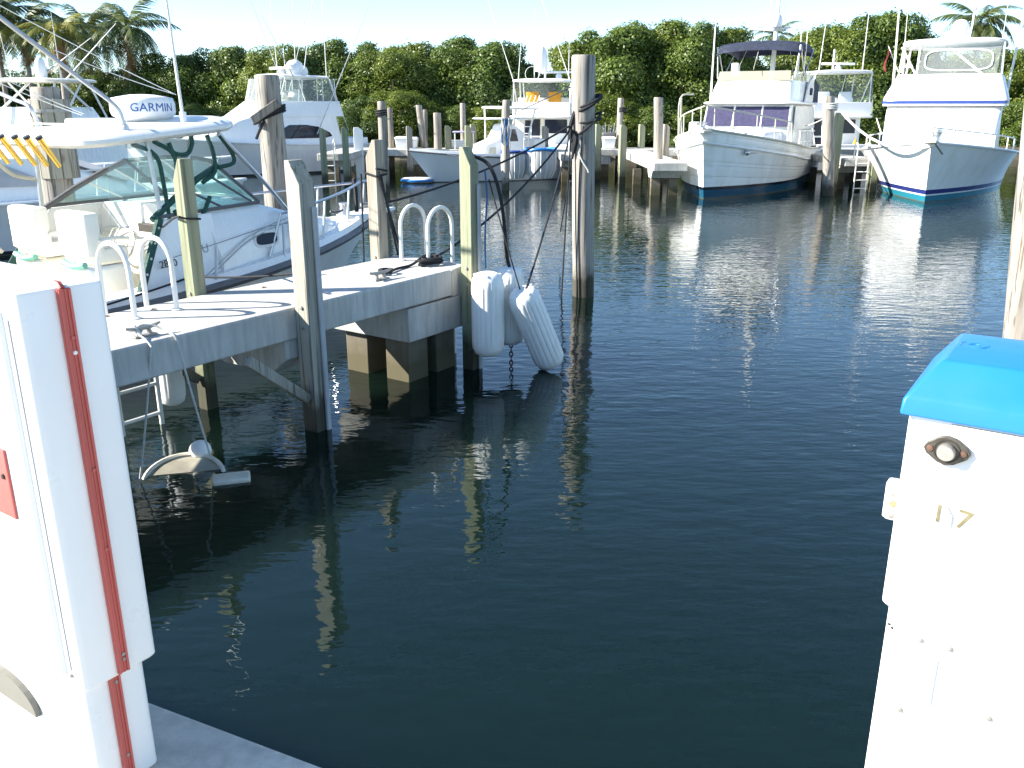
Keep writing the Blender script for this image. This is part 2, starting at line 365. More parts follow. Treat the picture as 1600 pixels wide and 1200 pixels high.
def timber_post(s_, n_, top, side, label, strip=False, brace=0, m='greenwood', w=.08):
    r = thing('timber_post', label, 'dock post', L(s_, n_, 0), PR, 'squared timber posts bolted to the near pier')
    poly = [(-w, -w, -1.6), (-w, w, -1.6)]
    if side < 0: poly += [(-w, w, top), (-w, .35*w, top), (-w, -w, top-.20)]
    else: poly += [(-w, w, top-.20), (-w, -.35*w, top), (-w, -w, top)]
    MB().prism(poly, (2*w, 0, 0)).build('timber', m, r, bevel=.008)
    if strip:                                   # plastic rub strip on the water side
        MB().box((w*.6, -w-.016, (top-.25)/2-.1), (.055, .03, top-.35)).build('rub_strip', 'greycanvas', r, bevel=.012)
    for z in (1.02, .96+.25): MB().lathe([(.001, 0), (.018, 0), (.018, .014), (.001, .016)], 8, (-w, 0, z), Matrix.Rotation(-PI/2, 4, 'Y')).build('bolt', 'galv', r)
    if brace:
        MB().beam((-.75, 0, .86), (-.10, 0, .33), .09, .09).build('knee_brace', 'greywood', r, bevel=.006)
    return r
timber_post(1.83, -.095, 2.52, -1, 'squared dock post with a grey rub strip on the near face of the pier', True, 1, 'greywood', .088)
timber_post(4.32, -.10, 2.55, -1, 'green tinted squared post at the pier corner, beside the hanging white fenders', True, 0, 'greenwood', .078)
timber_post(1.64, 1.295, 2.50, 1, 'knotty green tinted squared post right behind the nearer ladder', False, 1, 'greenwood', .070)
timber_post(4.32, 1.305, 2.60, 1, 'grey squared post with black dock line at the far corner of the pier end', False, 0, 'greywood', .080)

def dock_ladder(label, loc, rz, m='alu', gap=.42, depth=.46, h=.64, low=-.25, group='ladders on the near pier'):
    """local x = across the two rails, local y = outward over the edge; z = 0 at the deck"""
    r = thing('dock_ladder', label, 'ladder', loc, rz, group)
    for x in (-gap/2, gap/2):
        rr = depth/2; pts = [(x, -rr, 0), (x, -rr, h-rr)] + [(x, -rr*math.cos(a), h-rr + rr*math.sin(a)) for a in [PI*k/10 for k in range(1, 10)]] + [(x, rr, h-rr), (x, rr, -DK+low)]
        ra = MB().tube(pts, .024, 10).build('rail', m, r)
        MB().lathe([(.05, 0), (.05, .012), (.03, .016), (.001, .016)], 12, (x, -rr, .001)).build('foot_flange', m, ra)
    for z in (-.18, -.48, -.78, -1.08):
        MB().tube([(-gap/2, depth/2, z), (gap/2, depth/2, z)], .02, 8).build('rung', m, r)
    return r
dock_ladder('white twin hoop ladder over the far pier edge, nearest to the red striped pedestal', L(.86, 1.04, DK), PR)
dock_ladder('white tubular ladder at the very end of the pier, beside the black rope pile', L(4.50, .69, DK), PR-PI/2)

def cleat(label, loc, rz, k=1.0, m='galv'):
    r = thing('dock_cleat', label, 'cleat', loc, rz, 'mooring cleats on the near pier')
    MB().box((0, 0, .008), (.20*k, .075*k, .016)).build('base_plate', m, r, bevel=.004)
    b = MB()
    for x in (-.055, .055): b.tube([(x*k, 0, .012), (x*.8*k, 0, .065*k)], [.022*k, .016*k], 8)
    b.build('leg', m, r)
    MB().tube([(-.155*k, 0, .088*k), (-.11*k, 0, .074*k), (-.05*k, 0, .068*k), (.05*k, 0, .068*k), (.11*k, 0, .074*k), (.155*k, 0, .088*k)], [.009*k, .015*k, .018*k, .018*k, .015*k, .009*k], 8).build('horn', m, r)
    return r
cleat('grey horn cleat wrapped with pale rope on the near edge of the pier', L(.33, .20, DK+.001), PR)
cleat('bare grey horn cleat near the pier end, in front of the black rope tail', L(3.20, .27, DK+.001), PR, 1.1)
cleat('small shiny cleat on the far edge of the pier, half behind the squared post', L(2.92, 1.09, DK+.001), PR, .9, 'chrome')

# rope on the near cleat, running down to the sunken tub
tubc = P(289, 742, 0)
t1 = curve([L(.26, .20, 1.30), L(.28, .17, 1.24), L(.36, .23, 1.27), L(.42, .17, 1.27), L(.33, .22, 1.29), L(.25, .18, 1.26), L(.24, .05, 1.215), L(.23, -.035, 1.17)], 6)
e1 = P(219, 748, .02)
single(MB().tube(t1 + sag(t1[-1], e1, .03)[1:], .0085, 6), 'mooring_rope', 'whiterope', 'thin pale rope wound round the near cleat, dropping left of the sunken tub', 'rope')
t2 = curve([L(.41, .17, 1.28), L(.45, .10, 1.24), L(.46, .0, 1.212), L(.465, -.03, 1.17)], 6)
single(MB().tube(t2 + sag(t2[-1], P(330, 717, .10), .02)[1:], .0085, 6), 'mooring_rope', 'whiterope', 'pale rope from the near cleat down past the hanging fender to the ball float', 'rope')

# half-sunken tub, ball and floating slab below the cleat
tb = thing('sunken_tub', 'half sunken round cream tub tilted in the water below the near cleat', 'tub', (tubc.x, tubc.y, 0))
mt = Matrix.Rotation(R(14), 4, 'Z') @ Matrix.Rotation(R(19), 4, 'X') @ Matrix.Scale(.80, 4)
MB().lathe([(.40, .0), (.425, .012), (.425, .04), (.40, .052), (.38, .04), (.385, .0)], 40, (0, -.03, -.045), mt).build('rim', 'tub', tb)
MB().lathe([(.385, .02), (.36, -.06), (.28, -.12), (.12, -.145), (.001, -.148), (.001, -.160), (.13, -.157), (.29, -.132), (.375, -.065), (.40, .02)], 40, (0, -.03, -.045), mt).build('bowl', 'tub', tb)
single(MB().ball(P(313, 704, .09), .095, 18, 12), 'ball_float', 'fender', 'small round white ball float behind the sunken tub', 'float')
sl = P(362, 748, 0.012)
single(MB().box((sl.x, sl.y, 0.012), (.30, .17, .05), mtx=Matrix.Rotation(.3, 4, 'Z') @ Matrix.Rotation(.05, 4, 'X')), 'floating_slab', 'tub', 'flat pale slab floating awash at the right of the sunken tub', 'float', bevel=.015)

# fenders
def fender(label, top, bot, r, ribs=18):
    top, bot = Vector(top), Vector(bot); ax = (top-bot); ln = ax.length
    q = ax.to_track_quat('Z', 'Y').to_matrix().to_4x4()
    f = thing('dock_fender', label, 'fender', bot, 0, 'white fenders hung round the near pier')
    prof = [(.001, 0), (r*.55, .0), (r*.82, .025), (r*.97, .09), (r, .16)] + [(r, lerp(.2, ln-.2, i/6)) for i in range(7)] + [(r, ln-.16), (r*.95, ln-.085), (r*.78, ln-.02), (r*.5, ln), (.001, ln)]
    MB().lathe(prof, ribs*6, (0, 0, 0), q, lambda a, z: (-.06*max(0, math.cos(a*ribs))**3 if .1 < z < ln-.1 else 0)).build('body', 'fender', f, ang=60)
    e = MB()
    for a in (0, PI/2, PI, 1.5*PI):
        c = q @ Vector((r*.72*math.cos(a), r*.72*math.sin(a), ln-.03))
        e.lathe([(.001, 0), (.028, 0), (.022, .018), (.001, .018)], 8, c, q)
    e.build('eyelet_lugs', 'fender', f)
    return f
fender('upright ribbed white fender nearest to the green tinted corner post', (-.275, 9.62, 1.20), (-.275, 9.63, .24), .186)
fender('ribbed white fender half hidden behind the upright one, with chain below it', (-.03, 9.98, 1.20), (-.02, 9.98, .28), .17)
fender('tilted ribbed white fender leaning out with its foot in the water', (.10, 9.60, 1.00), (.47, 9.86, .055), .186)
fender('short smooth white fender hanging under the far side of the pier by the nearer ladder', L(1.28, 1.36, .98), L(1.28, 1.36, .13), .13, 12)
ch = MB()
for i in range(7):
    c = Vector((-.01, 9.97, .26-.055*i)); a = PI/2*(i % 2)
    ch.tube([c + Vector((math.cos(a)*.02*math.cos(t), math.sin(a)*.02*math.cos(t), .036*math.sin(t))) for t in [2*PI*k/8 for k in range(9)]], .008, 5)
single(ch, 'chain', 'rust', 'short rusty chain hanging into the water under the hidden fender', 'chain')

# ------------------------------------------------------------------ round pilings
def piling(label, base, top, r0, r1, m='pile', seed=0, group='round wooden pilings', cap=True):
    base, top = Vector(base), Vector(top); h = top.z; rr = random.Random(seed)
    o = thing('round_piling', label, 'piling', (base.x, base.y, 0), rr.uniform(0, 6), group)
    lean = (top-base); lean.z = 0; lean = Matrix.Rotation(-o.rotation_euler.z, 4, 'Z') @ lean
    ph = [rr.uniform(0, 6) for _ in range(6)]; b = MB(); rings = []
    N = 26; zs = [-1.5] + list(np.linspace(0, h-.03, 16)) + [h]
    for z in zs:
        t = max(0, z)/h; rad = lerp(r0, r1, t) - (.018 if z == h else 0)
        ring = []
        for k in range(N):
            a = 2*PI*k/N
            w = 1 + .025*math.sin(2*a+ph[0]+z*.6) + .018*math.sin(5*a+ph[1]) + .02*math.sin(z*3+ph[2]+a) + .012*math.sin(11*a+ph[3])
            ring.append(Vector((rad*w*math.cos(a), rad*w*math.sin(a), z)) + lean*t)
        rings.append(ring)
    b.loft(rings); b.build('shaft', m, o, ang=50)
    return o
mp = P(911, 462, 0); mpt = D(912, 86, mp.y)
piling('tall thick grey piling standing alone in open water, wrapped with black lines', mp, mpt, .175, .185, seed=1)
MPX, MPY = mp.x, mp.y
lp = D(434, 300, 16.0); lpt = D(417, 117, 15.8)
o = piling('thick leaning grey piling behind the walkaround bow, with a timber block strapped to it', (lp.x-.0, lp.y, 0), lpt, .245, .205, seed=2)
qb = D(413, 176, 15.5)
bl = thing('strapped_timber', 'short slanting timber block strapped with black rope to the leaning piling', 'timber block', qb, .15); bl.scale = (1.27,)*3
MB().beam((-.16, 0, -.10), (.20, -.02, .13), .13, .11).build('block', 'darkwood', bl, bevel=.01)
sp = MB()
for dz in (0, .035, .07): sp.tube([(.06 + .215*math.cos(a)-.02, .22 + .225*math.sin(a), dz-.06 + .09*math.cos(a)) for a in [2*PI*k/20 for k in range(21)]], .016, 6)
sp.build('rope_lashing', 'blackrope', bl)
MB().tube(curve([(0, -.03, -.1), (-.06, -.05, -.2), (-.13, -.04, -.34)], 5), .02, 6).build('rope_tail', 'blackrope', bl)
fp = D(77, 240, 14.2); fpt = D(70, 136, 14.2)
piling('stout banded piling behind the rod holders of the walkaround boat, at the left edge', (fp.x, fp.y, 0), fpt, .265, .205, seed=3)
bd = thing('piling_collar', 'wider weathered timber collar strapped round the banded piling at the left edge', 'collar', (fpt.x+.03, fpt.y, 2.02)); bd.scale = (1.25,)*3
cb = []
for k in range(10):
    a = 2*PI*k/10; MB().box((.205*math.cos(a), .205*math.sin(a), .38), (.045, .127, .96), rz=a).build('stave', 'greywood', bd, bevel=.006)
MB().lathe([(.236, .7), (.246, .7), (.246, .74), (.236, .74)], 24).build('band', 'galv', bd)
ra_, rb_ = D(1594, 540, 8.2), D(1617, 300, 8.2); dr = (rb_-ra_)/(rb_.z-ra_.z); r0_ = ra_ - dr*ra_.z
piling('weathered round piling at the right frame edge behind the blue pedestal lid', (r0_.x, 8.2, 0), r0_ + dr*3.4, .16, .155, seed=4)
mids = [  # px, top y, base y, radius, label
 (791, 156, 297, .145, 'slim round piling with blue rope bundle, in front of the console boat', 'pile'),
 (1029, 152, 300, .175, 'pale round piling standing just left of the trawler bow', 'pile'),
 (1295, 150, 305, .205, 'round piling between the trawler and the right sportfisher, white line tied to it', 'pile')]
for i, (px, ty, by, r, lb, m_) in enumerate(mids):
    b_ = P(px-1, by, 0); piling(lb, b_, D(px, ty, b_.y), r, r*.95, m_, 10+i)
fars = [
 (596, 158, 33, .165, 'round piling rising behind the grey squared post, black rope round it', 'pile'), (609, 168, 41.6, .13, 'thin dark piling just right of the one behind the grey squared post', 'darkwood'),
 (654, 164, 41.8, .15, 'slightly leaning far piling left of the stub piling on the far dock', 'pile'), (664, 171, 42.3, .11, 'thin dark far piling touching the leaning one', 'darkwood'),
 (683, 176, 40.8, .19, 'short thick stub piling on the far dock behind the console boat bow', 'pile'), (723, 161, 41.8, .14, 'far piling above the lilac shelf left of the console boat', 'pile'),
 (970, 153, 41.6, .15, 'far round piling right of the tall main piling, blue rope at its side', 'pile'), (1376, 210, 39.5, .13, 'low far piling between the flybridge boat stern and the right sportfisher', 'darkwood')]
for i, (px, ty, Y, r, lb, m_) in enumerate(fars):
    t_ = D(px, ty, Y); lean = .35 if i == 2 else 0
    piling(lb, (t_.x+lean, Y, 0), t_, r, r*.92, m_, 30+i)

# ropes round the main piling
_ = 0; rg = thing('rope_wrap', 'black dock lines looped and knotted round the tall main piling', 'rope', (MPX, MPY, 0))
def loop(z0, tilt, r=.20, ang=-.6, rr=.022):
    return MB().tube([(r*math.cos(a), r*math.sin(a), z0 + tilt*math.cos(a-ang)) for a in [2*PI*k/28 for k in range(29)]], rr, 7)
loop(3.02, .12, .205, .3, .030).build('loop', 'blackrope', rg); loop(2.78, .04, .205, .8, .018).build('loop', 'blackrope', rg); loop(2.72, .18, .21, .2, .020).build('loop', 'blackrope', rg); loop(3.06, .10, .205, .4, .022).build('loop', 'blackrope', rg)
MB().tube(curve([(-.19, -.08, 2.93), (-.24, -.1, 2.80), (-.27, -.1, 2.66), (-.23, -.1, 2.55), (-.25, -.11, 2.45)], 5), [.035]*20 + [.02], 7).build('knot', 'blackrope', rg)
MB().tube(curve([(-.17, -.12, 2.62), (-.19, -.13, 2.45), (-.22, -.13, 2.30), (-.23, -.12, 2.2)], 5), [.03, .045, .05, .05, .045, .05, .05, .04, .04, .03, .03, .02, .02, .02, .015, .015], 7).build('knot', 'blackrope', rg)
kn = Vector((MPX-.26, MPY-.12, 2.66))
def line(label, pts, r=.014, m='blackrope', sg=None, name='dock_line', cat='rope'):
    return single(MB().tube(pts, r, 6), name, m, label, cat)
line('black line from the main piling knot down to the tilted fender', sag(kn, (.16, 9.58, 1.02), .10), .013)
line('black line hanging straight from the main piling knot into the water', sag(kn, P(877, 470, -.05), .0), .014)
line('second black line slanting from the main piling knot towards the water', sag(kn+Vector((.06, 0, -.2)), P(872, 380, .0).lerp(kn, .25) - Vector((0, 0, .2)), .0), .012)
line('black line sagging from the main piling to the rope pile at the pier end', sag(kn, L(4.42, .52, 1.24), .18), .015)
line('black line from the main piling passing behind the corner post to the far pier post', sag(kn+Vector((0, .05, .05)), L(4.34, 1.24, 1.85), .12), .015)
line('thin dark line running from the main piling up to the flybridge boat behind', sag(Vector((MPX-.2, MPY, 3.3)), D(815, 172, 37), .0), .012)
line('black cord hanging along the shaft of the main piling', curve([(MPX-.08, MPY-.19, 2.70), (MPX-.12, MPY-.17, 2.0), (MPX-.125, MPY-.165, 1.2), (MPX-.12, MPY-.165, -.1)], 6), .009)
line('grey mooring rope loop hanging on the front of the main piling', curve([(MPX-.17, MPY-.08, 2.52), (MPX-.12, MPY-.17, 2.25), (MPX+.0, MPY-.20, 2.05), (MPX+.02, MPY-.2, 2.0)], 6), .014, 'whiterope')
# lines at the far-corner post and at the corner post
w_ = .095
def postwrap(s_, n_, z, label, m='blackrope', r=.013):
    pts = [L(s_+a*w_, n_+b*w_, z+dz) for a, b, dz in ((-1, -1, .05), (1, -1, .02), (1, 1, -.02), (-1, 1, .0), (-1, -1, -.04), (1, -1, -.02))]
    line(label, pts, r, m)
postwrap(4.32, 1.305, 2.22, 'black rope wrapped round the far corner post of the pier')
line('black dock line dropping from the far corner post to the deck on its right', sag(L(4.25, 1.2, 2.24), P(627, 397, 1.22), .0), .014)
line('second black dock line beside the first on the right of the far corner post', sag(L(4.3, 1.2, 2.18), P(622, 398, 1.22), .02), .014)
line('black dock line hanging down the left side of the far corner post', sag(L(4.25, 1.48, 2.2), L(4.22, 1.5, .3), .0), .012)
line('blue rope trailing down the right face of the green tinted corner post', curve([L(4.40, -.26, 2.3), L(4.42, -.27, 2.0), L(4.38, -.27, 1.6), L(4.40, -.26, 1.2)], 6), .012, 'bluerope')
line('dark doubled rope looped on the green tinted corner post, falling to the hidden fender', curve([L(4.42, -.05, 2.46), L(4.44, -.30, 2.34), Vector((-.12, 9.9, 1.95)), Vector((-.06, 9.95, 1.35)), Vector((-.03, 9.97, 1.2))], 6), .020)
line('thin cord from the corner post loop down to the tilted fender', sag(L(4.42, -.30, 2.2), (.09, 9.6, 1.01), .02), .009)
# black rope pile on the deck and its tail to the cleat
rr = random.Random(5); pts = []
for i in range(46):
    a = i*.75; pts.append(L(4.25 + .20*math.cos(a)*rr.uniform(.5, 1.1), .42 + .11*math.sin(a)*rr.uniform(.5, 1.1), DK + .02 + .0016*i))
pts += [L(4.0, .52, DK+.02), L(3.75, .50, DK+.02), L(3.55, .44, DK+.02)] + [L(3.46 + .09*math.cos(a), .42 + .06*math.sin(a), DK + .02 + .004*k) for k, a in enumerate([.9*i for i in range(12)])]
line('tangled black rope lying on the pier deck between the end ladder and bare cleat', curve(pts, 4), .017, name='coiled_rope')

# ------------------------------------------------------------------ power pedestals on the quay
PDR = math.atan2(-.56, .83)                 # local x = along the quay edge, y = away from the viewer
def loc_from(pt, rz): return pt
pl = Vector((-.945, 1.985, 0))              # far right corner of its stripe face
ux, uy = Vector((.83, -.56, 0)), Vector((.56, .83, 0))
W_, T_ = .62, .205                          # width to the left, thickness
ped = thing('power_pedestal', 'tall white dock pedestal with red corner strips at the left edge of the quay', 'pedestal', pl - ux*W_/2 - uy*T_/2 + Vector((0, 0, DK)), math.atan2(ux.y, ux.x))
hx, hy = W_/2, T_/2
def rbox(mb, x0, x1, y0, y1, z0, z1, r=.03, n=4, taper=0.0):
    def ring(z, ins, rad):
        out = []
        for cx, cy, a0 in ((x1-ins-rad, y1-ins-rad, 0), (x0+ins+rad, y1-ins-rad, PI/2), (x0+ins+rad, y0+ins+rad, PI), (x1-ins-rad, y0+ins+rad, 1.5*PI)):
            for k in range(n+1):
                a = a0 + PI/2*k/n; out.append(Vector((cx + rad*math.cos(a), cy + rad*math.sin(a), z)))
        return out
    mb.loft([ring(z0, r*.5, r*.6), ring(z0+r*.5, 0, r), ring(z1-r*.5, taper, r), ring(z1-r*.12, taper+r*.15, r*.8), ring(z1, taper+r*.5, r*.6)]); return mb
BZ = .355
rbox(MB(), -hx, hx-.004, -hy, hy, BZ, 1.372, .018).build('upper_body', 'gelclean', ped, bevel=0)
rbox(MB(), -hx+.02, hx-.035, -hy+.012, hy-.022, 0.001, BZ+.004, .02).build('plinth', 'gelclean', ped)
def strip(mb, x, yc, w, z0, z1):            # a ribbed plastic extrusion
    mb.box((x, yc, (z0+z1)/2), (.008, w, z1-z0)); mb.box((x+.005, yc-w*.40, (z0+z1)/2), (.006, w*.14, z1-z0-.002)); mb.box((x+.005, yc+w*.36, (z0+z1)/2), (.006, w*.20, z1-z0-.002)); mb.box((x+.0045, yc+.001, (z0+z1)/2), (.004, w*.07, z1-z0-.001)); return mb
s1 = strip(MB(), hx+.001, .0, .030, BZ+.012, 1.368).build('red_strip', 'red', ped, smooth=False)
s2 = strip(MB(), hx-.030, -.012, .030, .01, BZ-.004).build('red_strip', 'red', ped, smooth=False)
MB().tube([(hx-.003, .0, 1.366), (hx-.012, .0, 1.375), (hx-.03, 0, 1.3755)], .009, 6).build('strip_cap', 'red', ped)
for z, m_ in ((1.22, 'alu'), (1.255, 'red'), (.93, 'red'), (.72, 'red'), (.42, 'galv'), (.405, 'galv')):
    MB().lathe([(.001, 0), (.0055, 0), (.0045, .003), (.001, .0035)], 10, (hx+.006, .003, z), Matrix.Rotation(PI/2, 4, 'Y')).build('screw', m_, s1)
for z in (.33, .10): MB().lathe([(.001, 0), (.0055, 0), (.0045, .003), (.001, .0035)], 10, (hx-.026, -.01, z), Matrix.Rotation(PI/2, 4, 'Y')).build('screw', 'galv', s2)
rbox(MB(), -hx+.03, hx-.075, -hy-.012, -hy+.03, BZ+.03, 1.33, .014).build('front_door', 'gelclean', ped)
MB().box((hx-.052, -hy-.001, .86), (.004, .004, .90)).build('door_seam', 'greycanvas', ped)
MB().lathe([(.001, 0), (.006, 0), (.005, .006), (.001, .007)], 8, (hx-.052, -hy, .395), Matrix.Rotation(PI/2, 4, 'X')).build('door_bolt', 'galv', ped)
rp_ = rbox(MB(), hx-.30, hx-.150, -hy-.018, -hy-.010, .805, .985, .004).build('red_panel', 'red', ped)
MB().lathe([(.001, 0), (.008, 0), (.006, .004), (.001, .005)], 10, (hx-.172, -hy-.018, .915), Matrix.Rotation(PI/2, 4, 'X')).build('screw', 'dark', rp_)
hm = [Vector((hx-.45 + .165*math.cos(a), -hy-.0125+.028, .165 + .085*math.sin(a))) for a in [PI*k/16 for k in range(17)]]
MB().prism(hm, (0, -.020, 0))  .build('half_round_hatch', 'hatch', ped, smooth=False)

# right pedestal: number 17
rl = Vector((.685, 1.41, 0))                # left front corner
p2 = thing('power_pedestal', 'white dock pedestal numbered 17 with a bright blue lid, right of the view', 'pedestal', Vector((0, 0, DK)) + rl + ux*.24 + uy*.15, math.atan2(ux.y, ux.x))
hx, hy = .24, .15
rbox(MB(), -hx, hx, -hy, hy, .862, 1.258, .022).build('upper_body', 'gelclean', p2)
rbox(MB(), -hx+.012, hx-.012, -hy+.012, hy-.012, .0, .866, .02).build('lower_body', 'gelclean', p2)
rbox(MB(), -hx-.030, hx, -hy+.008, hy-.008, .50, .53, .01)
MB().loft([[Vector((x, y, z)) for x, y in ((-hx-i_, -hy-i_), (hx+i_, -hy-i_), (hx+i_, hy+i_), (-hx-i_, hy+i_))] for z, i_ in ((1.247, .012), (1.275, .010), (1.283, .004), (1.338, -.034), (1.342, -.042))]).build('lid', 'blue', p2, bevel=.004)
MB().box((.03, -hy-.001, 1.236), (.40, .006, .012)).build('lid_gasket', 'beige', p2)
fl = [Vector((-hx+.07 + .037*c_*k_, -hy-.002, 1.196 + .0265*s_*k2)) for c_, s_, k_, k2 in ((1, 0, 1, 1), (.86, .38, 1, 1), (.35, .88, 1, 1), (0, 1, 1, 1), (-.35, .88, 1, 1), (-.86, .38, 1, 1), (-1, 0, 1, 1), (-.86, -.38, 1, 1), (-.35, -.88, 1, 1), (0, -1, 1, 1), (.35, -.88, 1, 1), (.86, -.38, 1, 1))]
fg = MB().prism(fl, (0, -.007, 0)).build('switch_flange', 'darkmetal', p2, bevel=.0015)
rotx = Matrix.Rotation(PI/2, 4, 'X')
MB().lathe([(.021, 0), (.021, .002), (.019, .002), (.019, .0)], 20, (-hx+.07, -hy-.0085, 1.196), rotx).build('switch_ring', 'dark', fg)
MB().lathe([(.001, 0), (.0145, 0), (.0145, .012), (.0125, .016), (.001, .017)], 20, (-hx+.07, -hy-.008, 1.196), rotx).build('switch_button', 'galv', fg)
for dx in (-.026, .026): MB().lathe([(.001, 0), (.006, 0), (.005, .003), (.001, .004)], 10, (-hx+.07+dx, -hy-.0085, 1.196), rotx).build('rusty_screw', 'rust', fg)
hb = rbox(MB(), -.030, .02, -.022, .012, 1.01, 1.085, .010).build('hose_bracket', 'gelclean', p2); hb.location = (-hx, -.06, 0)
for z, m_ in ((1.066, 'galv'), (1.045, 'goldletter'), (1.022, 'galv')):
    MB().lathe([(.001, 0), (.007, 0), (.006, .004), (.001, .005)], 10, (-.012, -.022, z), rotx).build('bracket_screw', m_, hb)
text_mesh('slip_digit', '1', .046, 'goldletter', p2, Matrix.Translation((-hx+.072, -hy-.0008, 1.075)) @ Matrix.Rotation(PI/2, 4, 'X'), .0006, bold=.0005)
text_mesh('slip_digit', '7', .05, 'goldletter', p2, Matrix.Translation((-hx+.112, -hy-.0008, 1.073)) @ Matrix.Rotation(PI/2, 4, 'X') @ Matrix.Rotation(-.12, 4, 'Z'), .0006, bold=.0005)
MB().prism([(-hx+.081, -hy-.001, 1.098), (-hx+.094, -hy-.001, 1.078), (-hx+.0925, -hy-.001, 1.052), (-hx+.0905, -hy-.001, 1.077)], (0, -.003, 0)).build('peeling_sticker', 'whitecanvas', p2, smooth=False)
for x, z in ((-hx+.075, .845-.03), (-hx+.125, .815), (-hx+.205, .70), (-hx+.06, .655)):
    MB().lathe([(.001, 0), (.006, 0), (.0045, .004), (.001, .005)], 10, (x, -hy+.012, z), rotx).build('screw', 'galv', p2)
MB().box((-hx+.105, -hy+.0115, .735), (.010, .006, .10)).build('raised_rib', 'gelclean', p2, bevel=.002)
for x, z in ((-hx+.019, .828), (-hx+.025, .822)): MB().lathe([(.001, 0), (.003, 0), (.001, .002)], 8, (x, -hy+.012, z), rotx).build('rivet', 'dark', p2)
lg = MB()                                    # mark moulded into the lid
lg.tube([(-.015, .005, .001), (-.015, .03, .001), (-.008, .034, .001)], .0016, 5)
lg.tube([(.013 + .016*math.cos(a), .018 + .015*math.sin(a), .001) for a in [2*PI*k/20 for k in range(21)]], .0012, 5)
lg.tube([(.0, .02, .001), (.008, .028, .001), (.016, .024, .001), (.014, .014, .001), (.022, .010, .001), (.03, .022, .001), (.03, .03, .001)], .0014, 5)
lo = lg.build('moulded_logo', 'bluedeep', p2); lo.location = (-hx+.062, hy-.155, 1.3405); lo.scale = (1, 1.2, 1)

# ------------------------------------------------------------------ boat kit (local frame: x forward from the transom, y to port, z up from the waterline)
class Hull:
    def __init__(s, L_, B, za, zb, rake=1.2, draft=.35, tm=.45, p=2.2, flare=1.5, bwf=.86, tm2=.35, q=1.7, aft=.93):
        s.__dict__.update(locals())
    def zs(s, t): return lerp(s.za, s.zb, t**2)
    def bs(s, t): return s.B/2*(lerp(s.aft, 1, t/s.tm) if t < s.tm else 1-((t-s.tm)/(1-s.tm))**s.p)
    def bw(s, t): return s.B/2*s.bwf*(lerp(.97, 1, t/s.tm2) if t < s.tm2 else 1-((t-s.tm2)/(1-s.tm2))**s.q)
    def pt(s, t, w, side, out=0.0):
        x = t*(s.L_-s.rake*(1-w)); b = s.bw(t) + (s.bs(t)-s.bw(t))*w**s.flare
        return Vector((x, side*(b+out*(1 if b > .02 else 0)), -s.draft + (s.zs(t)+s.draft)*w))
    def tx(s, x): return max(0, min(1, x/s.L_))
    def w_of(s, t, z): return (z+s.draft)/(s.zs(t)+s.draft)
    def shell(s, planks=0):
        mb = MB(); ts = [1-(1-i/30)**1.25 for i in range(31)]
        ws = [i/9 for i in range(10)] if not planks else sorted({0.0, .12, .25} | {.30+.7*i/planks for i in range(planks+1)} | {.30+.7*i/planks+.004 for i in range(planks)})
        def out(w):
            if not planks or w < .30: return 0
            f = ((w-.30)/.7*planks) % 1.0
            return .014*(1-f) if w < .999 else 0
        rings = [[s.pt(t, w, -1, out(w)) for w in reversed(ws)] + [s.pt(t, w, 1, out(w)) for w in ws] for t in ts]
        mb.loft(rings, False, True, False); return mb
    def deck(s, x0, x1, dz=.0, inset=.02, hole=None, n=16):
        mb = MB(); rows = []
        for i in range(n+1):
            x = lerp(x0, x1, i/n); t = s.tx(x); b = max(.004, s.bs(t)-inset); z = s.zs(t)+dz
            rows.append([Vector((x, -b+2*b*k/6, z + .05*(1-((k-3)/3)**2)*min(1, b))) for k in range(7)])
        return mb.loft(rows, False, False, False)
    def rail(s, r, x0=0, x1=None, dz=0.0, out=.0):
        x1 = x1 or s.L_; ts = [s.tx(lerp(x0, x1, i/24)) for i in range(25)]
        a = [Vector((t*s.L_, -s.bs(t)-out, s.zs(t)+dz)) for t in ts]; b = [Vector((v.x, -v.y, v.z)) for v in reversed(a[:-1])]
        return MB().tube(a+b, r, 6)
    def bulwark(s, x0, x1, h, ins=.05, th=.05):
        mb = MB()
        for sd in (-1, 1):
            rows = []
            for i in range(21):
                x = lerp(x0, x1, i/20); t = s.tx(x); b = s.bs(t); z = s.zs(t); k = min(1, b/.15)
                rows.append([Vector((x, sd*b, z)), Vector((x, sd*max(0.003, b-ins*k), z+h)), Vector((x, sd*max(.002, b-(ins+th)*k), z+h)), Vector((x, sd*max(.001, b-(ins+th)*k), z-.02))])
            mb.loft(rows, False, False, False)
        return mb
    def bow_rail(s, x0, x1, h, n, parent, r=.018, m='chrome', ins=.12, mid=False):
        ra = [Vector((s.tx(x)*s.L_, -max(.0, s.bs(s.tx(x))-ins), s.zs(s.tx(x))+h)) for x in [lerp(x0, x1, i/14) for i in range(15)]]
        full = ra + [Vector((v.x, -v.y, v.z)) for v in reversed(ra[:-1])]
        a0 = Vector((ra[0].x-.25, ra[0].y, ra[0].z-h)); b0 = Vector((a0.x, -a0.y, a0.z))
        o = MB().tube([a0]+full+[b0], r, 6).build('bow_rail', m, parent)
        for i in range(n):
            v = ra[int(14*(i+.6)/n)]
            for sd in (1, -1):
                MB().tube([(v.x-.08, v.y*sd, v.z-h), (v.x, v.y*sd, v.z)], r*.85, 6).build('stanchion', m, o)
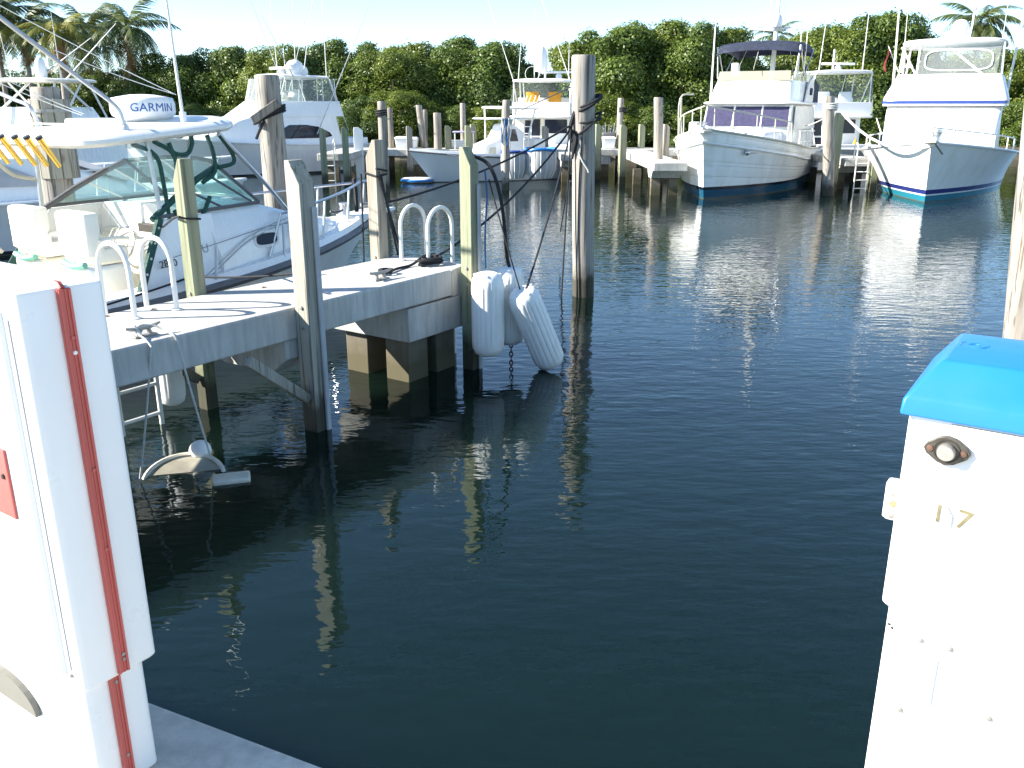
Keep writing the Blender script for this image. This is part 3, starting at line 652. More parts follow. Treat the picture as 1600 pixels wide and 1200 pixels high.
class House:
    """stacked trapezoid plan rings; levels = (z, x_back, x_front, half_width_back, half_width_front)"""
    def __init__(s, levels, bulge=.0, ch=.10): s.lv = levels; s.bulge = bulge; s.ch = ch
    def ring(s, l):
        z, xb, xf, wb, wf = l; c = s.ch; g = s.bulge
        pts = [(xb, -wb+c), (xb+c, -wb), (xf-c*1.5, -wf), (xf-c*.35, -wf+c*.45), (xf+g*.35, -wf+c*1.5), (xf+g*.8, -wf*.45), (xf+g, 0), (xf+g*.8, wf*.45), (xf+g*.35, wf-c*1.5), (xf-c*.35, wf-c*.45), (xf-c*1.5, wf), (xb+c, wb), (xb, wb-c)]
        return [Vector((x, y, z)) for x, y in pts]
    def mesh(s): return MB().loft([s.ring(l) for l in s.lv])
    def quad(s, i, face):
        (z0, b0, f0, wb0, wf0), (z1, b1, f1, wb1, wf1) = s.lv[i], s.lv[i+1]; g = s.bulge
        if face == 'star': return (b0, -wb0, z0), (f0, -wf0, z0), (f1, -wf1, z1), (b1, -wb1, z1)
        if face == 'port': return (f0, wf0, z0), (b0, wb0, z0), (b1, wb1, z1), (f1, wf1, z1)
        if face == 'front': return (f0+g*.9, -wf0, z0), (f0+g*.9, wf0, z0), (f1+g*.9, wf1, z1), (f1+g*.9, -wf1, z1)
        if face == 'back': return (b0, wb0, z0), (b0, -wb0, z0), (b1, -wb1, z1), (b1, wb1, z1)
    def win(s, i, face, u0, u1, v0, v1, off=.004, th=.012): return MB().slab(*sub(*s.quad(i, face), u0, u1, v0, v1), off, th)
def roof(x0, x1, w, z0, z1, th=.08, cr=.07, taper=.12, n=6):
    """gently crowned hardtop with softened corners"""
    mb = MB(); rings = []
    for k, (ins, dz) in enumerate(((.05, 0), (0, th*.35), (.0, th*.65), (.05, th))):
        ring = []
        for i in range(28):
            a = 2*PI*(i+.5)/28; e = .28
            c, s_ = math.cos(a), math.sin(a); c = math.copysign(abs(c)**e, c); s_ = math.copysign(abs(s_)**e, s_)
            x = (x0+x1)/2 + c*((x1-x0)/2-ins); y = s_*(w-ins)*(1-taper*(c > 0)*c*.5)
            ring.append(Vector((x, y, lerp(z0, z1, (x-x0)/(x1-x0)) + dz + cr*(1-(y/w)**2)*(k > 1))))
        rings.append(ring)
    top = rings[-1]; cx = Vector(((x0+x1)/2, 0, (z0+z1)/2+th+cr))
    rings.append([cx.lerp(p, .5) + Vector((0, 0, cr*.15)) for p in top]); rings.append([cx.lerp(p, .02) for p in top])
    return mb.loft(rings)
def pole(parent, p, q, r=.022, m='aluraw', name='outrigger', r2=None):
    return MB().tube([p, Vector(p).lerp(q, .5), q], [r, (r+(r2 or r*.35))/2, r2 or r*.35], 6).build(name, m, parent)
def whip(parent, p, h, lean=(0, 0), r=.014): return pole(parent, p, (p[0]+lean[0], p[1]+lean[1], p[2]+h), r, 'alu', 'antenna', r*.45)
def dome(parent, c, r, sz=1.0, name='radar_dome'):
    return MB().lathe([(r*.9, 0), (r, r*.25*sz), (r, r*.75*sz), (r*.85, r*1.25*sz), (r*.5, r*1.55*sz), (.001, r*1.65*sz)], 18, c).build(name, 'gelclean', parent)
def open_array(parent, c, w=1.2, ang=0.3):
    c = Vector(c); b = MB().lathe([(.16, 0), (.16, .16), (.08, .26), (.001, .27)], 14, c).build('radar_pedestal', 'gelclean', parent)
    MB().box(c+Vector((0, 0, .32)), (.14, w, .11), rz=ang).build('radar_array', 'gelclean', b, bevel=.03)
def frame_rails(parent, pts_list, r=.022, m='alu', name='frame_tube'):
    for pts in pts_list: MB().tube(curve(pts, 4) if len(pts) > 2 else pts, r, 8).build(name, m, parent)
def facing(dx, dy): return math.atan2(dy, dx)

# ------------------------------------------------------------------ the white walkaround boat beside the pier
WK = 1.2; CAM0 = Vector((0, 0, CAMZ))
def Wp(s, n, z): return CAM0 + (L(s, n, z)-CAM0)*WK      # walkaround hull point (boat built at 1:1.2 of its true size)
wb = thing('walkaround_boat', 'white walkaround fishing boat with hardtop and green canvas frames moored along the near pier', 'boat', Wp(-2.8, 2.9, 0), PR); wb.scale = (WK,)*3
H = Hull(8.7, 2.8, 1.06, 1.40, 1.5, .05, .45, 2.2, 1.4)
H.shell().build('hull', 'hull_w', wb, ang=50)
H.rail(.048, dz=.0, out=.01).build('rub_rail', 'rubrail', wb)
H.bulwark(0, 8.68, .11, .05, .07).build('gunwale', 'gel', wb)
mb = MB()
for sd in (-1, 1):
    rows = []
    for i in range(13):
        x = lerp(.0, 5.4, i/12); t = H.tx(x); rows.append([Vector((x, sd*(H.bs(t)-.10), H.zs(t)+.09)), Vector((x, sd*1.02, H.zs(t)+.10)), Vector((x, sd*1.0, .62))])
    mb.loft(rows, False, False, False)
mb.box((.28, 0, 1.0), (.5, 2.0, .32)); mb.box((2.7, 0, .60), (5.2, 2.04, .04)); mb.build('cockpit', 'cream', wb)
H.deck(5.3, 8.62, .10, .10).build('foredeck', 'gel', wb)
pp = MB().loft([[Vector((x, -w, z)) for x, w, z in ((8.2, .22, 1.50), (9.05, .17, 1.56), (9.05, .17, 1.51), (8.2, .22, 1.42))], [Vector((x, w, z)) for x, w, z in ((8.2, .22, 1.50), (9.05, .17, 1.56), (9.05, .17, 1.51), (8.2, .22, 1.42))]]).build('bow_pulpit', 'gel', wb, bevel=.012)
MB().tube(curve([(8.5, 0, 1.62), (8.95, 0, 1.61), (9.16, 0, 1.54), (9.12, 0, 1.36)], 4), .03, 6).build('anchor', 'galv', pp)
# superstructure
def trunk(parent):
    st_ = [(4.05, 1.24, 1.22, 1.16, 1.30), (4.5, 1.23, 1.20, 1.02, 1.88), (5.1, 1.20, 1.18, .96, 1.90), (5.85, 1.0, 1.20, .90, 1.92), (6.2, .90, 1.23, .80, 1.84), (6.9, .70, 1.32, .60, 1.66), (7.5, .44, 1.40, .33, 1.53), (7.85, .16, 1.46, .10, 1.47)]
    mb = MB(); rows = []
    for x, w1, z0, w2, z1 in st_[2:]:
        rows.append([Vector((x, -w1, z0-.08)), Vector((x, -w1-.01, z0+(z1-z0)*.3)), Vector((x, -w2-.03, z1-.06)), Vector((x, -w2+.06, z1)), Vector((x, 0, z1+.04)), Vector((x, w2-.06, z1)), Vector((x, w2+.03, z1-.06)), Vector((x, w1+.01, z0+(z1-z0)*.3)), Vector((x, w1, z0-.08))])
    mb.loft(rows, False, True, True); o = mb.build('cabin', 'gel', parent, ang=50)
    for sd in (-1, 1):
        a, b, c = st_[0], st_[1], st_[2]
        outer = [Vector((a[0], sd*a[1], 1.12)), Vector((c[0]+.06, sd*c[1], 1.10)), Vector((c[0]+.06, sd*(c[3]+.05), c[4]-.01)), Vector((b[0], sd*(b[3]+.04), b[4]-.01))]
        inn = [Vector((v.x, v.y-sd*.06, v.z)) for v in outer]
        MB().loft([outer, inn]).build('cabin_side', 'gel', parent, bevel=.01)
        # dark green canvas edge with snaps
        cv = MB().beam((4.03, sd*1.262, 1.16), (4.49, sd*1.075, 1.90), .035, .085).build('canvas_edge', 'green', parent)
        for k in range(5):
            c0 = Vector((4.03, sd*1.285, 1.16)).lerp(Vector((4.49, sd*1.098, 1.90)), .12+.19*k)
            MB().ball(c0, .014, 8, 6).build('snap', 'alu', cv)
    return o
cab = trunk(wb)
for x, w, z, rx, rz_ in ((5.86, 1.005, 1.53, .16, .065), (6.52, .83, 1.545, .085, .085)):
    ov = lambda k, r_: [Vector((x + (rx+k)*math.copysign(abs(math.cos(a))**.6, math.cos(a)), -w+.015*math.cos(a)-.012, z + (rz_+k)*math.copysign(abs(math.sin(a))**.6, math.sin(a)))) for a in [2*PI*i/24 for i in range(24)]]
    f_ = MB().prism(ov(.03, 0), (0, -.018, 0)).build('cabin_window', 'chrome' if rx < .1 else 'gelclean', wb); MB().prism([v + Vector((0, -.012, 0)) for v in ov(0, 0)], (0, -.012, 0)).build('pane', 'glassdark', f_)
for k in (0, .045): MB().tube(curve([(4.75, -1.245, 1.22-k), (5.1, -1.225, 1.42-k), (5.6, -1.08, 1.60-k), (6.3, -.93, 1.72-k), (6.9, -.69, 1.66-k*.6)], 6), .006, 5).build('pin_stripe', 'greycanvas', wb)
MB().tube([(4.35, -1.235, 1.50), (5.1, -1.215, 1.60), (5.9, -1.0, 1.66), (6.6, -.80, 1.64)], .004, 5).build('pin_stripe', 'rubrail', wb)
MB().lathe([(.001, 0), (.04, 0), (.035, .01), (.001, .012)], 14, (4.62, -1.24, 1.26), rotx).build('vent_cap', 'beige', wb)
sidem = lambda x, y, z: Matrix.Translation((x, y, z)) @ Matrix.Rotation(R(3.0), 4, 'Z') @ Matrix.Rotation(PI/2 - R(14), 4, 'X')
text_mesh('model_number', '2870', .105, 'letterblack', wb, sidem(4.44, -1.205, 1.455), .004)
text_mesh('side_lettering', 'P U', .125, 'greycanvas', wb, sidem(4.86, -1.185, 1.545), .004)
# windshield
A_, B_, C_ = (4.5, 1.0, 1.90), (5.42, .84, 2.36), (5.92, .88, 1.93)
for sd in (-1, 1):
    a, b, c = [Vector((x, sd*y, z)) for x, y, z in (A_, B_, C_)]
    fr = MB().tube([a + Vector((-.05, 0, -.02)), a.lerp(b, .3)+Vector((0, 0, .03)), a.lerp(b, .7)+Vector((0, 0, .03)), b], .034, 8).build('windshield_frame', 'green' if sd < 0 else 'rubrail', wb)
    MB().tube([a, c], .022, 6).build('lower_rail', 'rubrail', fr)
    for u in (.40, .72): MB().tube([a.lerp(b, u+.1), a.lerp(c, u+.22)], .014, 6).build('mullion', 'rubrail' if sd < 0 else 'alu', fr)
    MB().slab(a, c, b, a.lerp(b, .02), 0, .006).build('side_pane', 'tint', fr)
    MB().tube([b, c], .02, 6).build('corner_post', 'rubrail', fr)
bs_, bp = Vector((B_[0], -B_[1], B_[2])), Vector((B_[0], B_[1], B_[2])); cs_, cp = Vector((C_[0], -C_[1], C_[2])), Vector((C_[0], C_[1], C_[2]))
g_ = MB(); ff = MB().tube(curve([bs_, (5.60, -.42, 2.40), (5.64, 0, 2.41), (5.60, .42, 2.40), bp], 5), .024, 8).build('windshield_header', 'green', wb)
tp = [bs_, Vector((5.60, -.42, 2.40)), Vector((5.60, .42, 2.40)), bp]; lo_ = [cs_, Vector((6.16, -.45, 1.94)), Vector((6.16, .45, 1.94)), cp]
for i in range(3):
    MB().slab(lo_[i], lo_[i+1], tp[i+1], tp[i], 0, .006).build('front_pane', 'tint', ff)
for i in (1, 2): MB().tube([lo_[i], tp[i]], .016, 6).build('mullion', 'alu', ff)
MB().tube(lo_, .02, 6).build('lower_rail', 'alu', ff)
# hardtop on tubes
ht = roof(3.80, 5.72, 1.06, 2.585, 2.735, .10, .06).build('hardtop', 'gelclean', wb)
MB().box((4.35, 0, 2.80), (.03, 1.7, .012)).build('moulded_step', 'gelclean', ht)
for k, y in enumerate((-.56, -.34, -.12, .14, .40)):
    rh = MB().tube([(3.68, y, 2.68), (3.735, y, 2.58), (3.83, y, 2.42)], [.030, .027, .024], 10).build('rod_holder', 'gold', wb)
    MB().tube([(3.668, y, 2.702), (3.68, y, 2.68)], .034, 10).build('holder_rim', 'blacktrim', rh)
frame_rails(wb, [[(4.55, -.92, 2.66), (4.57, -.98, 1.9), (4.55, -1.02, 1.25)], [(5.10, -.9, 2.70), (4.78, -1.0, 1.95), (4.58, -1.05, 1.25)], [(5.45, -.88, 2.70), (5.95, -.90, 2.2), (6.35, -.86, 1.80)],
                 [(4.4, .92, 2.64), (4.4, .98, 1.9), (4.35, 1.02, 1.2)], [(5.4, .88, 2.70), (6.35, .86, 1.80)], [(3.75, .80, 2.58), (3.85, .95, 2.0), (3.7, 1.0, 1.2)]], .024, 'aluraw')
frame_rails(wb, [[(4.62, -.93, 2.64), (4.80, -.96, 2.52), (4.82, -.98, 2.3), (4.78, -1.0, 1.72)], [(4.40, -.9, 2.62), (4.62, -.94, 2.5), (4.66, -.96, 2.2), (4.66, -1.0, 1.6)], [(5.3, -.88, 2.68), (5.36, -.88, 2.5), (5.34, -.9, 2.3), (5.15, -.93, 2.2)], [(5.46, -.88, 2.68), (5.6, -.88, 2.5), (5.62, -.87, 2.38), (5.42, -.86, 2.34)],
                 [(4.78, -.95, 2.62), (4.82, -.96, 2.52), (4.98, -.95, 2.50), (5.06, -.94, 2.6), (5.06, -.94, 2.68)], [(4.72, -1.0, 1.95), (4.80, -1.01, 1.83), (5.02, -1.0, 1.84), (5.2, -.96, 2.05)]], .023, 'green', 'canvas_strap')
frame_rails(wb, [[(3.95, .9, 2.58), (3.98, .93, 2.42), (4.15, .98, 2.26), (4.4, 1.0, 2.2)], [(3.55, .6, 2.54), (3.7, .85, 2.4), (3.75, .97, 2.2), (3.72, 1.0, 1.7), (3.9, 1.0, 1.45)]], .022, 'beige', 'port_frame')
MB().slab((4.0, -1.0, 1.92), (5.45, -.86, 2.34), (5.5, -.88, 2.68), (4.1, -.95, 2.6), 0, .003).build('clear_curtain', 'vinyl', wb)
MB().slab((5.45, -.85, 2.36), (5.45, .85, 2.36), (5.5, .88, 2.70), (5.5, -.88, 2.70), 0, .003).build('clear_curtain', 'vinyl', wb)
# helm seats, wheel
for y in (-.50, .42):
    s_ = MB().box((4.08, y, 1.02), (.44, .52, .86)).build('seat_box', 'cream' if y > 0 else 'gel', wb, bevel=.04)
    rbox(MB(), -.2, .22, -.27, .27, 0, .16, .06).build('seat_cushion', 'seat', s_).location = (4.1, y, 1.46)
    rbox(MB(), -.10, .08, -.28, .28, 0, .46, .07).build('seat_back', 'seat', s_).location = (3.96, y, 1.52)
    MB().tube(curve([(3.853, y-.2, 1.475), (3.848, y, 1.445), (3.853, y+.2, 1.475)], 5), .032, 6).build('green_band', 'greentrim', s_)
    for sd in (-1, 1): MB().tube(curve([(3.98, y+sd*.29, 1.7), (4.12, y+sd*.3, 1.72), (4.3, y+sd*.29, 1.70)], 4), .022, 6).build('armrest', 'seat', s_)
hc = MB().loft([[Vector((x, y, z)) for x, z in ((4.80, .62), (4.80, 1.46), (5.02, 1.62), (5.2, 1.62), (5.2, .62))] for y in (-.80, .78)]).build('helm_console', 'cream', wb, bevel=.03)
MB().tube([(4.76 + .06*math.sin(a), .05 + .19*math.cos(a), 1.52 + .18*math.sin(a)) for a in [2*PI*k/24 for k in range(25)]], .015, 7).build('steering_wheel', 'chrome', hc)
for a in (0, 2.1, 4.2): MB().tube([(4.80, .05, 1.50), (4.76 + .06*math.sin(a), .05 + .19*math.cos(a), 1.52 + .18*math.sin(a))], .009, 5).build('wheel_spoke', 'chrome', hc)
MB().box((5.08, .0, 1.66), (.10, .34, .10)).build('instrument_pod', 'dark', hc, bevel=.01)
MB().tube([(2.6, .98, 1.35), (3.4, 1.0, 1.37)], .02, 6).build('grab_rail', 'chrome', wb)
H.bow_rail(6.1, 9.0, .56, 4, wb, .018, 'chrome', .13)
MB().tube([(6.02, -1.12, 1.30), (6.12, -1.03, 1.66)], .016, 6).build('rail_brace', 'chrome', wb)
MB().tube([(4.9, -1.33, 1.24), (5.0, -1.24, 1.56)], .016, 6).build('rail_brace', 'chrome', wb)
for x, y in ((7.0, -.50), (7.9, -.1)): MB().tube([(x-.12, y, 1.60), (x-.05, y, 1.58), (x+.05, y, 1.58), (x+.12, y, 1.60)], .014, 6).build('deck_cleat', 'blacktrim', wb)
wl = MB().lathe([(.001, 0), (.09, 0), (.07, .12), (.085, .16), (.001, .17)], 12, (8.15, 0, 1.52)).build('windlass', 'chrome', wb)
MB().tube(curve([(8.3, -.1, 1.55), (8.35, -.05, 1.78), (8.38, 0, 1.98), (8.42, .05, 1.92)], 4), .03, 6).build('stowed_line', 'blackrope', wb)
# things on the hardtop
rd_c = (5.05, -.18, 2.86)
rdm = MB().lathe([(.12, -.08), (.24, -.02), (.315, .02), (.33, .06), (.33, .14), (.31, .20), (.24, .215), (.12, .235), (.001, .24)], 48, rd_c).build('radar_dome', 'gelclean', wb, ang=85)
def warp(co):
    r_ = .3335; a0 = -PR - PI/2 + .72; a = a0 + co.x*1.06/r_
    return Vector((rd_c[0] + (r_+co.z)*math.cos(a), rd_c[1] + (r_+co.z)*math.sin(a), rd_c[2] + .10 + co.y))
text_mesh('lettering', 'GARMIN', .120, 'letterblue', rdm, None, .001, warp, .0)
whip(wb, (5.15, -.72, 2.78), 2.2, (-.10, -.02), .018)
MB().tube([(5.15, -.72, 2.75), (5.15, -.72, 2.92)], .035, 8).build('antenna_base', 'gelclean', wb)
WM = Matrix.Translation(Wp(-2.8, 2.9, 0)) @ Matrix.Rotation(PR, 4, 'Z') @ Matrix.Scale(WK, 4); WI = WM.inverted()
for y, tips in ((-.80, (0, 27, 9.8)), (.80, (0, 146, 12.3))):
    p0 = Vector((4.42, y, 2.74)); k1 = p0 + Vector((-.02, 0, .10)); kk = p0 + Vector((-.07, .02, .24))
    q = WI @ D(*tips); d0 = (q-kk).normalized()
    MB().lathe([(.08, 0), (.08, .015), (.035, .03), (.03, .08), (.001, .09)], 12, p0 + Vector((0, 0, -.02))).build('outrigger_base', 'aluraw', wb)
    orr = MB().tube(curve([p0, k1, kk, kk + d0*.35], 4) + [kk + d0*k for k in (.9, 1.6, 2.4, 4.6)], [.022]*13 + [.024, .022, .022, .018], 8).build('outrigger', 'aluraw', wb)
    MB().tube([kk + d0*1.55, kk + d0*1.75], .030, 8).build('outrigger_sleeve', 'alu', orr)
    for a_, e_ in ((((-60, -24, 10), (275, 148, 11.6)), ((85, 78, 10), (272, 147, 11.6))) if y < 0 else (((-40, 100, 12.2), (131, 178, 12.4)), ((-40, 112, 12.2), (128, 180, 12.4)))):
        MB().tube(sag(WI @ D(*a_), WI @ D(*e_), .02), .0045, 4).build('outrigger_cord', 'alu', orr)
MB().box((4.95, .55, 2.80), (.5, .5, .10)).build('top_hatch', 'gelclean', wb, bevel=.03)
line('black line from the walkaround hull knot to the far edge of the pier', sag(Wp(1.75, 1.50, 1.33), L(2.92, 1.10, 1.24), .03), .013)
line('black line from the walkaround hull knot back towards its stern', sag(Wp(1.75, 1.50, 1.33), Wp(.2, 1.46, 1.17), .02), .013)
kn2 = MB(); kn2.tube(curve([Wp(1.66, 1.48, 1.30), Wp(1.74, 1.46, 1.38), Wp(1.86, 1.47, 1.35), Wp(1.78, 1.45, 1.29), Wp(1.72, 1.47, 1.35), Wp(1.77, 1.44, 1.22), Wp(1.78, 1.44, 1.14)], 4), .028, 6)
single(kn2, 'rope_knot', 'blackrope', 'bunched black rope knot on the walkaround gunwale behind the knotted post', 'rope')
line('black line tied round the knotty post, leading to the walkaround hardtop frame', curve([L(1.72, 1.215, 1.93), L(1.555, 1.215, 1.95), L(1.555, 1.375, 1.95), Wp(1.75, 1.88, 1.80)], 5), .012)

# ------------------------------------------------------------------ sportfishers, trawler and console boat in the basin
def fittings(b, spec):
    for k in spec: k
def sport(label, stern, head, hullm, Hh, house, fly, winds, top, extras=None, cat='boat', name='sportfishing_boat'):
    b = thing(name, label, cat, (stern[0], stern[1], 0), facing(*head))
    Hh.shell().build('hull', hullm, b, ang=50)
    Hh.rail(.04, out=.01).build('rub_rail', 'gelclean', b)
    Hh.deck(0, Hh.L_*.985, .0, .03).build('deck', 'gel', b)
    h = House(house, .25); h.mesh().build('deckhouse', 'gel', b, ang=50)
    f = House(fly, .20); f.mesh().build('flybridge', 'gel', b, ang=50)
    for hh, i, face, u0, u1, v0, v1, m in winds:
        H_ = h if hh == 'h' else f; H_.win(i, face, u0, u1, v0, v1).build('window', m, b)
    if top:
        x0, x1, w, z = top; zc = fly[-1][0]
        roof(x0, x1, w, z, z+.05, .09, .08).build('hardtop', 'gelclean', b)
        for sd in (-1, 1):
            for xa, xb_ in ((x0+.15, fly[-1][1]+.1), (x0+.5, x0+.55), (x1-.25, fly[-1][2]-.2)):
                MB().tube([(xb_, sd*(w-.12), zc-.05), (xa, sd*(w-.18), z+.03)], .03, 8).build('hardtop_leg', 'alu', b)
    return b, h, f
def enclosure(b, x0, x1, w0, w1, z0, z1, m='vinyl'):
    hq = House([(z0, x0, x1+.25, w0, w0), (z1, x0, x1, w1, w1)], .1)
    for face in ('star', 'port', 'front'):
        o = hq.win(0, face, 0, 1, 0, 1, 0, .004).build('clear_curtain', m, b)
        q = hq.quad(0, face)
        for u in (.0, .33, .66, 1.0):
            a, b2 = Vector(q[0]).lerp(q[1], u), Vector(q[3]).lerp(q[2], u); MB().tube([a, b2], .022, 6).build('curtain_seam', 'whitecanvas', o)
# left sportfisher, bow to the left
S1h = (-.72, -.69)
s1b, h, f = sport('white sportfisher with dark wraparound side window and domes on its top, behind the leaning piling', (-8.2, 46.4), S1h, 'hull_plain', Hull(13.2, 4.5, 1.28, 2.0, 1.8),
    [(1.2, 1.7, 9.4, 1.75, 1.2), (2.42, 1.9, 7.0, 1.62, 1.35), (2.62, 1.9, 6.3, 1.58, 1.35)], [(2.6, 1.5, 6.3, 1.65, 1.45), (3.28, 1.7, 5.2, 1.62, 1.42), (3.30, 1.7, 5.1, 1.58, 1.40)],
    [('h', 0, 'star', .10, .60, .3, .80, 'glassdark')], (2.0, 4.7, 1.55, 4.32))
q = h.quad(0, 'port')
def hp(u, v): return sub(*q, u, u+1e-4, v, v+1e-4)[0]
pts = [hp(u, v) for u, v in ((.42, .34), (.86, .34), (.92, .40), (.90, .55), (.80, .76), (.68, .84), (.52, .84))]
n_ = (pts[1]-pts[0]).cross(pts[4]-pts[0]).normalized()
sw = MB().prism([p_+n_*.006 for p_ in pts], n_*.014).build('side_window', 'glassdark', s1b)
m1 = hp(.60, .34)+n_*.022; m2 = hp(.62, .84)+n_*.022; MB().tube([m1, m2], .02, 4).build('mullion', 'blacktrim', sw)
enclosure(s1b, 1.9, 4.7, 1.55, 1.45, 3.3, 4.32)
MB().box((4.6, 0, 3.55), (.5, 1.4, .7)).build('helm_console', 'gelclean', s1b, bevel=.05)
for y in (-.5, .5): MB().ball((3.5, y, 3.5), .34, 12, 8).build('covered_seat', 'seat', s1b)
dome(s1b, (3.7, .75, 4.44), .36); dome(s1b, (3.2, .1, 4.47), .44); dome(s1b, (2.6, -.3, 4.46), .32)
open_array(s1b, (4.2, .6, 4.45), 1.4)
whip(s1b, (3.2, -.8, 4.9), .9)
for p_, dx, h_ in (((4.8, 1.45, 4.4), (1.8, 1.0), 3.4), ((4.4, .6, 4.4), (.1, 0), 4.0), ((2.4, -1.2, 4.4), (-.3, -.2), 5.0), ((2.3, 1.45, 4.4), (.1, .2), 5.0), ((2.7, 0, 4.4), (-.9, .1), 4.2)): whip(s1b, p_, h_, dx, .022)
pole(s1b, (3.2, 1.75, 1.8), (.2, 2.2, 7.6), .03); pole(s1b, (3.2, -1.75, 1.8), (.3, -3.4, 7.4), .03)
pole(s1b, (4.2, 1.7, 4.3), (7.0, 4.3, 6.6), .025); pole(s1b, (2.3, 1.7, 4.3), (1.4, 1.75, 1.9), .02, 'alu')
S_H = Hull(13.2, 4.5, 1.28, 2.0, 1.8); S_H.bow_rail(8.8, 13.3, .62, 4, s1b, .022, 'alu')
MB().box((.8, 0, 1.45), (1.2, 3.2, .3)).build('cockpit_coaming', 'gelclean', s1b, bevel=.05)

# right sportfisher
R_H = Hull(13.0, 5.3, 1.25, 1.95, 1.3, .4, .50, 2.3, 1.5)
rb, h, f = sport('large white sportfisher with one blue stripe under its flybridge, bow on at the right', (13.1+.46*13, 28.3-.3+.89*13), (-.46, -.89), 'hull_r', R_H,
    [(1.2, 2.2, 9.6, 2.1, 1.75), (2.7, 2.4, 7.6, 2.0, 1.9), (3.06, 2.4, 7.0, 1.97, 1.93)], [(3.05, 1.9, 7.35, 2.08, 2.08), (3.30, 1.9, 7.35, 2.08, 2.08), (4.15, 2.4, 6.5, 1.92, 1.75), (4.18, 2.4, 6.4, 1.88, 1.7)],
    [], (2.3, 6.3, 1.85, 5.22))
f2 = House([(3.13, 1.89, 7.365, 2.095, 2.095), (3.23, 1.89, 7.365, 2.095, 2.095)], .21); f2.mesh().build('blue_stripe', 'bluestripe', rb)
MB().tube([(7.6, -1.7, 2.95), (7.95, 0, 2.92), (7.6, 1.7, 2.95)], .02, 5).build('groove_trim', 'greycanvas', rb)
fe = MB().slab((6.35, -1.05, 4.2), (6.35, 1.55, 4.2), (6.05, 1.6, 5.22), (6.05, -1.1, 5.22), 0, .004).build('front_curtain', 'vinyl', rb)
ovp = [Vector((6.24-.0, .25+1.12*math.copysign(abs(math.cos(a))**.5, math.cos(a)), 4.66+.36*math.copysign(abs(math.sin(a))**.5, math.sin(a)))) for a in [2*PI*k/28 for k in range(28)]]
ovp = [Vector((6.37-(v.z-4.2)*.294, v.y, v.z)) for v in ovp]
MB().tube(ovp+[ovp[0]], .03, 6).build('curtain_hem', 'whitecanvas', fe)
MB().slab((2.6, 1.78, 4.2), (6.3, 1.55, 4.2), (6.05, 1.62, 5.2), (2.6, 1.75, 5.2), 0, .004).build('side_curtain', 'vinyl', rb)
frame_rails(rb, [[(6.2, -1.15, 4.2), (5.2, -1.8, 5.2)], [(6.3, -1.1, 4.2), (6.1, -1.1, 5.2)], [(5.0, -1.75, 4.3), (5.0, -1.75, 5.2)], [(6.5, 1.1, 4.15), (5.6, -.2, 5.2)], [(4.4, -1.75, 4.55), (6.2, -1.3, 4.45)]], .04, 'alu')
ld = MB().tube([(4.3, -1.72, 4.2), (4.6, -1.72, 5.2)], .03, 6).build('ladder_rail', 'alu', rb); ld2 = MB().tube([(4.65, -1.72, 4.2), (4.95, -1.72, 5.2)], .03, 6).build('ladder_rail', 'alu', rb)
for k in range(4): MB().tube([(4.36+.08*k, -1.72, 4.4+.24*k), (4.7+.08*k, -1.72, 4.4+.24*k)], .02, 5).build('rung', 'alu', ld)
dome(rb, (4.4, .1, 5.38), .36, 1.4); dome(rb, (3.6, -.2, 5.36), .22, 1.5)
MB().tube([(4.6, .45, 5.38), (4.55, .5, 6.0), (4.5, .5, 6.5)], .035, 6).build('light_mast', 'alu', rb); MB().ball((4.5, .5, 6.55), .09).build('mast_light', 'gelclean', rb)
pole(rb, (5.0, -1.95, 3.2), (4.6, -2.25, 9.2), .05, 'alu'); pole(rb, (5.2, 1.98, 3.0), (5.2, 2.3, 9.4), .05, 'alu'); whip(rb, (5.6, -1.7, 5.3), 1.9, (-.4, -.1)); whip(rb, (2.5, 1.6, 5.3), 2.4)
fl_ = MB().tube([(3.2, -2.0, 4.4), (3.1, -2.5, 5.4)], .02, 5).build('flagstaff', 'alu', rb)
MB().loft([[Vector((3.1, -2.48 + .05*math.sin(k*1.3), 5.3-.16*k*1.0)) for k in range(6)], [Vector((3.1+.25, -2.52 + .06*math.sin(k*1.3+.8), 5.15-.16*k)) for k in range(6)]], False, False, False).build('flag', 'flagred', fl_)
R_H.bow_rail(7.5, 12.9, .45, 5, rb, .022, 'alu', .15)
MB().loft([[Vector((12.5, -.22, 1.98)), Vector((13.5, -.16, 2.02)), Vector((13.5, -.16, 1.94)), Vector((12.5, -.22, 1.88))], [Vector((12.5, .22, 1.98)), Vector((13.5, .16, 2.02)), Vector((13.5, .16, 1.94)), Vector((12.5, .22, 1.88))]]).build('bow_pulpit', 'beige', rb, bevel=.02)
MB().lathe([(.001, 0), (.15, 0), (.12, .15), (.17, .24), (.15, .34), (.001, .36)], 12, (12.2, .1, 1.98)).build('windlass', 'chrome', rb)
MB().tube([(13.3, .1, 1.95), (12.9, .35, 1.6)], .03, 5).build('anchor', 'galv', rb)
